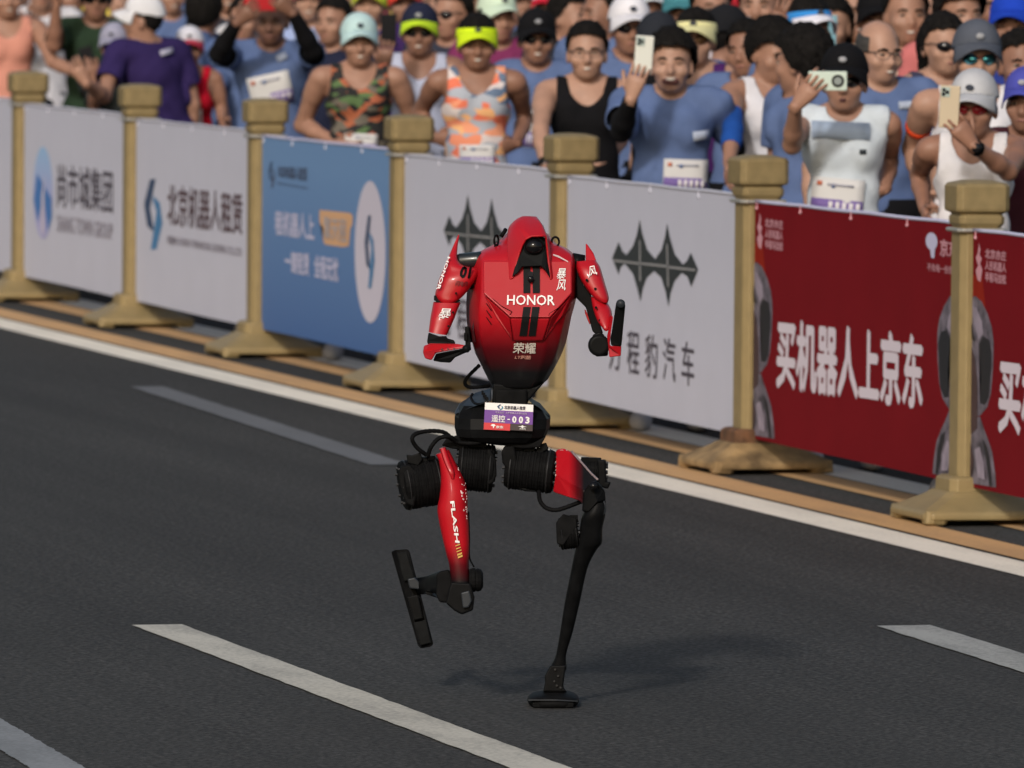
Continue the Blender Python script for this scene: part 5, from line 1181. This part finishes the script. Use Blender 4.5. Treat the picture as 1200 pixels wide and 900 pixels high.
def phone(inf, q0, depth, rot, m, label, w=.075, h=.158, lens='bump', lensm=None):
    """a smartphone held up: centre pixel, depth from its holder's axis, rotation (roll, pitch, yaw) in degrees"""
    p = inf['tolocal'](q0); p[1] = depth; p = Vector(p*inf['k'])
    root = link('smartphone', None, None, loc=inf['loc'] + CZ.to_3x3() @ p, label=label, category='phone', group='phones held up by spectators')
    root.rotation_euler = (CZ.to_3x3() @ (Matrix.Rotation(R(rot[2]), 3, 'Z') @ Matrix.Rotation(R(rot[1]), 3, 'X') @ Matrix.Rotation(R(rot[0]), 3, 'Y'))).to_euler()
    q = MB(); q.box((0, 0, 0), (w/2, .0045, h/2)); o = q.build('phone_body', m, root); bevel(o, .004, 3)
    q = MB(); q.box((0, .0052, 0), (w/2-.003, .0006, h/2-.004)); q.build('screen', mat('phone_screen', (.02, .022, .026), .1), root)
    dk = lensm or mat('lens_dark', (.012, .014, .016), .15)
    if lens == 'bump':
        q = MB(); q.box((-w*.22, -.0058, h*.34), (w*.22, .0014, h*.115)); b = q.build('camera_bump', mat('lens_plate', (.32, .40, .38), .4), root); bevel(b, .0012, 2)
        for dx, dz in ((-.1, .05), (-.1, -.05), (.1, 0)): q = MB(); q.cyl((-w*.22+dx*w*.9, -.0072, h*.34+dz*h), (-w*.22+dx*w*.9, -.0085, h*.34+dz*h), .0075, n=12); q.build('camera_lens', dk, b, True)
    elif lens == 'ring':
        q = MB(); q.cyl((0, -.0045, h*.26), (0, -.0075, h*.26), w*.33, n=28); b = q.build('camera_ring', dk, root); q = MB(); q.cyl((0, -.0076, h*.26), (0, -.0084, h*.26), w*.20, n=22); q.build('camera_lens', mat('lens_grey', (.22, .26, .26), .3), b)
    return root
PEACH = (198, 138, 122)
def armband(t, c):
    def f(i):
        s0, e, w_, o = i['A'][0]; d = e-s0; q = MB(); q.tube([s0+d*(t+.03*j) for j in range(4)], .053, 12); i['mbchild']('arm_band', q, cloth(c))
    return f
mp = make_person
# ---------------------------------------------------------------- at the barrier, from the left of the photo
mp(8, -31, 10.5, 'man in a peach running vest reaching an arm out at the left edge', 12, top='tank', col=cloth(PEACH).name, skin=1, mouth='smile', arms=(None, ((64, 72), (96, 84), {'e': -1, 'c': .3, 'f': (.9, -.1, .25)})), hair='short', res=.0095)
p6 = mp(168, -5, 10.5, 'man in a purple t-shirt and white cap with his back turned', -105, tyaw=-150, lean=(-.09, -.03), col=(46, 36, 80), skin=1, cap='cap', capcol=(205, 206, 212), arms=(None, ((124, 112), (106, 96), {'e': -1, 'c': .5, 'f': (-.5, 0, .8)})), logo=[((196, 60), 15, 6, -16, (165, 165, 185))], build=1.08, res=.0095)
p9 = mp(318, -8, 10.5, 'man in a blue t-shirt and black arm sleeves raising a phone to his face', -5, pitch=6, skin=3, sleeves=((.15, 1, BLK), (.15, 1, BLK)), arms=(((258, 62), (280, 26), {'f': (.7, -.2, .6), 'c': .7}), ((368, 58), (346, 14), {'f': (-.7, -.2, .6), 'c': .7})), bib=((318, 105), 50, 38, -13), logo=[((331, 66), 13, 8, -25, (150, 160, 180))], build=1.08, res=.0095)
phone(p9, (306, 3), -.24, (90, 0, 0), cloth((170, 40, 45)), 'red cased phone held sideways by the man with black arm sleeves', lens='none')
mp(421, 18, 10.42, 'smiling man in a pale cyan cap and black patterned vest', 4, top='tank', col='dragon_print', skin=1, cap='cap', capcol=(176, 204, 206), mouth='smile', arms=(((354, 148), (392, 166), {'e': 1, 'c': .6}), ((486, 150), (470, 170), {'e': 1})), bib=((424, 166), 38, 20, 2), build=1.05, res=.0095)
mp(559, 17, 10.45, 'runner in a neon yellow visor and orange patterned vest', 3, pitch=3, top='tank', col='orange_print', skin=2, cap='visor', capcol=(205, 232, 40), brimcol=(205, 232, 40), mouth='smile', arms=(((492, 134), (508, 162), {'e': 1, 'c': .9, 'f': (.8, -.3, -.1)}), ((616, 140), (606, 168), {'e': 1, 'c': .9, 'f': (-.6, -.5, -.2)})), bib=((560, 181), 42, 24, 0), sleeves=(None, None), res=.0095)
mp(688, 26, 10.45, 'man with glasses and short hair in a plain black vest', 0, mouth='smile', top='tank', col=BLK, skin=0, glasses='clear', arms=(((634, 152), (640, 192), {'c': .7}), ((732, 156), (716, 186), {'e': 1, 'c': .9})), watch=0, res=.0095)
p22 = mp(787, 37, 10.42, 'laughing man in a blue t-shirt holding up a white phone', -3, pitch=-4, mouth='laugh', skin=0, hair='thick', sleeves=((.35, 1, BLK), (.72, 1, BLK)), arms=(((728, 152), (738, 114), {'c': .42, 'f': (.28, -.12, 1), 'p': (.3, 1, 0)}), ((862, 176), (902, 190), {'e': 1, 'w': 1})), bib=((804, 204), 52, 36, 2), logo=[((822, 158), 19, 11, -6, (165, 175, 195))], build=1.1, hs=1.10, res=.0095)
phone(p22, (753, 62), p22['A'][0][2][1]+.012, (4, 0, 0), mat('white_phone_case', (.6, .62, .58), .35), 'white phone with dark lenses held up by the laughing man')
p29 = mp(990, 55, 10.42, 'man in a white sleeveless shirt and black cap taking a photo', -6, top='vest', col=(196, 206, 216), skin=1, cap='cap', capcol=BLK, glasses='dark', mouth='open', arms=(((927, 168), (929, 122), {'c': .35, 'f': (.62, -.15, .8), 'p': (.4, 1, 0)}), ((1046, 192), (1038, 222), {'e': 1, 'c': 1.0, 'f': (-.6, -.3, -.4)})), bib=((982, 229), 62, 42, 5), logo=[((985, 152), 68, 20, 2, (158, 174, 196)), ((1011, 177), 8, 6, 0, (50, 56, 62))], hs=1.08, res=.0095)
phone(p29, (966, 92), p29['A'][0][2][1]+.0, (90, 0, 0), mat('mint_phone_case', (.50, .60, .54), .35), 'mint phone with a round black lens ring held sideways', lens='ring', h=.15)
p33 = mp(1142, 85, 10.40, 'man in a grey visor cap and white vest holding a beige phone', -12, pitch=4, top='tank', col=(204, 202, 206), skin=2, cap='cap', capcol=(176, 178, 184), brimcol=(168, 170, 176), glasses='red', arms=(((1082, 208), (1086, 246), {'e': 1}), ((1178, 198), (1135, 167), {'e': -1, 'c': .4, 'f': (-.6, -.1, .75), 'p': (-.2, 1, 0)})), watch=1, hs=1.08, res=.0095)
phone(p33, (1107, 122), p33['A'][1][2][1]+.0, (3, 0, -15), mat('beige_phone_case', (.46, .38, .27), .5), 'beige phone with a dark camera corner held by the man in the grey visor cap')
# ---------------------------------------------------------------- second row
mp(48, -40, 11.0, 'person in a white t-shirt waving beside the man in the peach vest', 10, col=WHT, skin=1, arms=(((30, 60), (40, 30), {'c': .1}), None))
mp(112, -28, 11.0, 'man in a dark green t-shirt with one arm raised', 4, col=(40, 56, 42), skin=2, cap='cap', glasses='dark', arms=(((66, 52), (70, 4), {'c': .4}), None), build=1.08)
p5 = mp(134, 29, 10.7, 'elderly person in a lilac grey cap beside the purple shirted man', -8, pitch=5, col=(38, 42, 42), skin=2, cap='cap', capcol=(150, 150, 170), glasses='dark', arms=(((112, 122), (114, 94), {'c': .4, 'f': (-.1, -.1, 1), 'p': (-.3, 1, 0)}), None), hs=1.05)
phone(p5, (107, 70), p5['A'][0][2][1]+.005, (-18, 0, 0), mat('black_phone_case', (.008, .008, .010), .5, spec=.1), 'black phone held by the elderly person in the lilac cap', lens='none')
mp(222, 33, 10.8, 'woman in a red running vest and white visor with red brim', 2, top='tank', col=(165, 18, 38), skin=2, cap='cap', capcol=(205, 205, 215), brimcol=(180, 60, 80), female=True, hs=1.0, bib=((226, 140), 24, 24, 0))
mp(287, -4, 11.15, 'man in a blue t-shirt half hidden behind the black arm sleeves', -15, skin=1, arms=(((257, 108), (263, 138), {}), None))
p13 = mp(492, 6, 10.9, 'man in a navy cap with neon brim and sunglasses, white vest', -3, top='tank', col=(176, 182, 204), skin=2, cap='cap', capcol=NAVY, brimcol=(190, 222, 50), glasses='dark', mouth='smile', sleeves=((1.0, .9, (190, 190, 194)), None), arms=(((450, 116), (452, 80), {'c': .4, 'f': (.05, -.1, 1), 'p': (.2, 1, 0)}), None))
phone(p13, (457, 34), p13['A'][0][2][1]+.005, (0, 0, 0), MATS['black_phone_case'], 'black phone held upright by the man with the neon brim', lens='none')
mp(629, 13, 11.05, 'smiling man in a black cap and sunglasses with a blue t-shirt', 4, skin=2, cap='cap', glasses='dark', mouth='smile', bib=((624, 150), 30, 44, 6))
mp(772, 17, 10.95, 'person in a dark cap turned away behind the laughing man', 165, col=BLK, skin=1, cap='cap', capcol=(40, 43, 50))
mp(905, 24, 10.9, 'man in a white vest and blue arm sleeve looking down', 35, pitch=14, top='tank', col=(206, 206, 214), skin=1, hair='thick', sleeves=((.55, .5, (32, 74, 148)), None), arms=(((858, 150), (852, 188), {}), None))
mp(940, 33, 10.75, 'person with thick black hair turned away beside the mint phone', -125, col=BLUE, skin=1, hair='thick', tyaw=-60, hs=1.12)
mp(1030, 22, 10.95, 'balding man with glasses in a blue t-shirt looking sideways', 28, pitch=4, skin=0, hair='bald', glasses='clear', mouth='smile', logo=[((1064, 122), 22, 9, -4, (165, 175, 195))], build=1.1)
mp(1145, 27, 10.9, 'man in a grey cap and cyan mirrored sunglasses, orange band on one arm', 4, top='tank', col=(206, 206, 214), skin=0, cap='cap', capcol=(80, 85, 96), glasses='mirror', arms=(((1074, 176), (1086, 226), {'e': 1, 'c': .8}), None), extra=armband(.45, (225, 80, 45)), build=1.06)
mp(1204, 82, 10.75, 'person in a dark maroon shirt and purple blue cap at the right edge', -15, col=(62, 30, 38), skin=2, cap='cap', capcol=(72, 76, 160), hair='short')
mp(738, -3, 11.15, 'man in a white cap and blue t-shirt behind the white phone', 8, skin=2, cap='cap', capcol=(212, 212, 220), glasses='dark')
mp(876, 24, 11.2, 'man in a blue t-shirt shading his face with a raised arm', -25, tilt=-6, skin=2, arms=(None, ((884, 84), (902, 38), {'c': .2, 'f': (.4, -.1, .9)})))
mp(815, 10, 11.2, 'person in a cream visor and sunglasses with a purple vest', -6, top='tank', col=(74, 38, 96), skin=0, cap='visor', capcol=(222, 218, 165), brimcol=(222, 218, 165), glasses='amber')
mp(390, -4, 11.1, 'man in a navy t-shirt looking aside behind the pale cyan cap', -28, col=NAVY, skin=1)
mp(240, -12, 11.2, 'person with black hair and a blue t-shirt facing away', 160, skin=2, hair='thick')
mp(530, -16, 11.3, 'man in dark sunglasses and a charcoal t-shirt turned to one side', -38, col=(50, 53, 66), skin=1, glasses='dark')
mp(583, -12, 11.5, 'person in a pale green cap behind the neon yellow visor', 20, col=(120, 50, 90), skin=1, cap='cap', capcol=(196, 216, 196), arms=(None, ((612, 84), (606, 132), {})))
mp(852, 9, 11.5, 'person in a black cap seen from the side with a white earbud', 115, col=(86, 108, 152), skin=1, cap='cap', capcol=(28, 29, 33))
mp(948, -4, 11.35, 'person with blue mirrored goggles pushed up on a white visor', 25, skin=1, cap='visor', capcol=(54, 132, 205), brimcol=(214, 214, 226))
mp(1106, 14, 11.4, 'woman with long dark hair and sunglasses', 20, top='tank', col=(62, 62, 84), skin=0, hair='long', glasses='dark', female=True)
mp(1196, 36, 11.25, 'person in a faded blue t-shirt behind the mirrored sunglasses', 10, col=(96, 112, 160), skin=2)
# ---------------------------------------------------------------- rows behind, heads cut by the top of the photo
B = 'spectators packed behind the front rows'
def mb_(px, py, X, label, yaw=0, **kw): return mp(px, py, X, label, yaw, res=.016, group=B, **{'mouth': 'smile', **kw})
mb_(84, -30, 11.7, 'ruddy faced man between the raised arm and the dark green t-shirt', 10, col=(60, 60, 70), skin=2)
mb_(142, -26, 11.6, 'bare headed person just left of the white cap', -10, col=(70, 72, 80), skin=0)
mb_(200, -34, 11.8, 'tall person in a blue shirt right of the white cap', 15, skin=1)
mb_(362, -30, 11.9, 'person in a pink cap and pale blue shirt between two dark heads', 0, col=(150, 166, 206), skin=0, cap='cap', capcol=(206, 92, 104))
mb_(330, -38, 12.0, 'person in a red cap above the raised black sleeves', 0, col=(60, 62, 70), skin=1, cap='cap', capcol=(160, 30, 40))
mb_(434, -26, 11.8, 'person in a yellow green cap behind the pale cyan cap', -6, col=(64, 44, 96), skin=0, cap='cap', capcol=(196, 206, 66))
mb_(474, -26, 12.1, 'person in an orange red cap behind the neon brimmed cap', 5, col=(40, 44, 56), skin=1, cap='cap', capcol=(210, 70, 56))
mb_(505, -26, 12.4, 'dark haired person deep behind the neon brimmed cap', 12, skin=1, col=(40, 42, 50))
mb_(556, -30, 12.2, 'person with black hair deep behind the neon yellow visor', -12, skin=2)
mb_(612, -30, 12.6, 'person in a white cap left of the red and white cap', 10, skin=1, cap='cap', capcol=(200, 200, 212), col=(110, 60, 120))
mb_(646, -20, 12.1, 'person in a bright red and white cap above the black cap', -15, skin=0, cap='cap', capcol=(210, 205, 210), brimcol=(196, 36, 56), col=(48, 50, 58))
mb_(668, -12, 11.8, 'black haired person turned right above the man in the black vest', 55, skin=1, col=(44, 46, 54))
mb_(706, -18, 11.7, 'black haired person turned left above the man in the black vest', -60, skin=2, col=BLUE)
mb_(762, -24, 12.2, 'person in a pale cap with a pink shirt behind the dark cap', 4, skin=1, col=(150, 90, 110), cap='cap', capcol=(204, 210, 216))
mb_(800, -16, 12.2, 'person in a teal cap above the cream visor', -8, skin=2, col=(90, 50, 44), cap='cap', capcol=(70, 130, 140))
mb_(834, -26, 12.0, 'person in a pale grey shirt right of the teal cap', 12, skin=1, col=(196, 206, 212))
mb_(890, -30, 12.0, 'person behind the arm that shades a face', -10, skin=1, col=(196, 190, 200))
mb_(925, -34, 12.3, 'dark haired person left of the blue mirrored goggles', 8, skin=2, col=(44, 46, 54))
p = mb_(974, -6, 11.8, 'woman with long black hair holding a blue phone', -15, skin=0, hair='long', female=True, col=(196, 198, 212), arms=(((952, 72), (962, 50), {'c': .7, 'f': (0, 0, 1), 'p': (0, 1, 0)}), None))
phone(p, (966, 36), p['A'][0][2][1]-.05, (3, 0, 0), mat('blue_phone_case', (.16, .34, .42), .5), 'pale blue phone held by the woman with long black hair', lens='none')
mb_(1000, -22, 12.2, 'bare headed man right of the woman with the blue phone', 20, skin=1, col=(190, 150, 60))
mb_(1030, -14, 12.0, 'person in a black cap above the balding man', 0, skin=2, col=(60, 54, 52), cap='cap', capcol=BLK)
mb_(1062, -22, 11.9, 'person in a cream shirt above the woman with long hair', 10, skin=1, col=(200, 192, 172))
mb_(1094, -30, 12.3, 'black haired person deep above the woman with long hair', -8, skin=2, col=(60, 62, 72), hair='thick')
mb_(1126, -22, 12.1, 'person with thick black hair above the grey cap', 20, skin=1, col=(190, 110, 110), hair='thick')
mb_(1160, -30, 12.5, 'bare headed person left of the royal blue cap', -20, skin=2, col=(120, 90, 130))
mb_(1188, -10, 11.9, 'person in a royal blue cap at the upper right', -10, skin=2, cap='cap', capcol=(30, 64, 176), col=(46, 60, 130))
mb_(22, -36, 11.7, 'dark haired person behind the peach vest at the far left', 10, skin=2, col=BLUE)
mb_(268, -38, 12.0, 'dark capped person above the black haired head facing away', 0, skin=1, col=(44, 48, 58), cap='cap')
mb_(410, -40, 12.5, 'dark haired person above the navy t-shirt', 5, skin=1, col=(120, 60, 66))
mb_(300, -20, 11.9, 'bare armed person in white behind the raised phone', -10, skin=1, col=(190, 190, 196))
# ---------------------------------------------------------------- the depth of the crowd: rows that show only through gaps
rnd = random.Random(11)
TOPS = [('blue t-shirt', 'tee', BLUE), ('white t-shirt', 'tee', WHT), ('black t-shirt', 'tee', BLK), ('grey t-shirt', 'tee', (110, 112, 118)), ('red vest', 'tank', (160, 40, 50)), ('orange t-shirt', 'tee', (200, 110, 60)), ('green t-shirt', 'tee', (60, 90, 66)), ('yellow t-shirt', 'tee', (200, 180, 80))]
HATS = [('a bare head', None, None), ('a white cap', 'cap', (205, 205, 212)), ('a black cap', 'cap', BLK), ('a red cap', 'cap', (170, 40, 50)), ('a bare head', None, None)]
AN = [(30, 'the peach vest'), (112, 'the dark green t-shirt'), (168, 'the purple t-shirt'), (225, 'the red vest'), (318, 'the black arm sleeves'), (421, 'the pale cyan cap'), (492, 'the neon brim'), (559, 'the neon yellow visor'), (629, 'the smiling black cap'), (688, 'the plain black vest'), (787, 'the laughing man'), (880, 'the arm shading a face'), (948, 'the mirrored goggles'), (1030, 'the balding man'), (1106, 'the long hair'), (1150, 'the grey cap'), (1200, 'the royal blue cap')]
used_labels = set()
for ri, X in enumerate((13.0, 14.1, 15.4)):
    n = 17
    for i in range(n):
        px = -20 + 1240*(i+.5*(ri % 2))/(n-.5) + rnd.uniform(-16, 16); h = rnd.uniform(1.60, 1.76)
        z0, z1 = on_plane(px, 0, X).z, on_plane(px, 100, X).z; py = (z0-h)/(z0-z1)*100
        sk = rnd.randrange(4); near = min(AN, key=lambda a: abs(a[0]-px))[1]
        for q in range(40):
            t, hat = rnd.choice(TOPS), rnd.choice(HATS); lb = 'far spectator in a %s with %s behind %s' % (t[0], hat[0], near)
            if lb not in used_labels: break
        used_labels.add(lb)
        mp(px, py, X, lb, rnd.uniform(-35, 35), top=t[1], col=t[2], skin=sk, cap=hat[1], capcol=hat[2] or BLK, res=.02, group=B, mouth=rnd.choice(('neutral', 'smile', 'smile')), glasses=rnd.choice((None, None, 'dark')), hair=rnd.choice(('short', 'thick', 'short')))
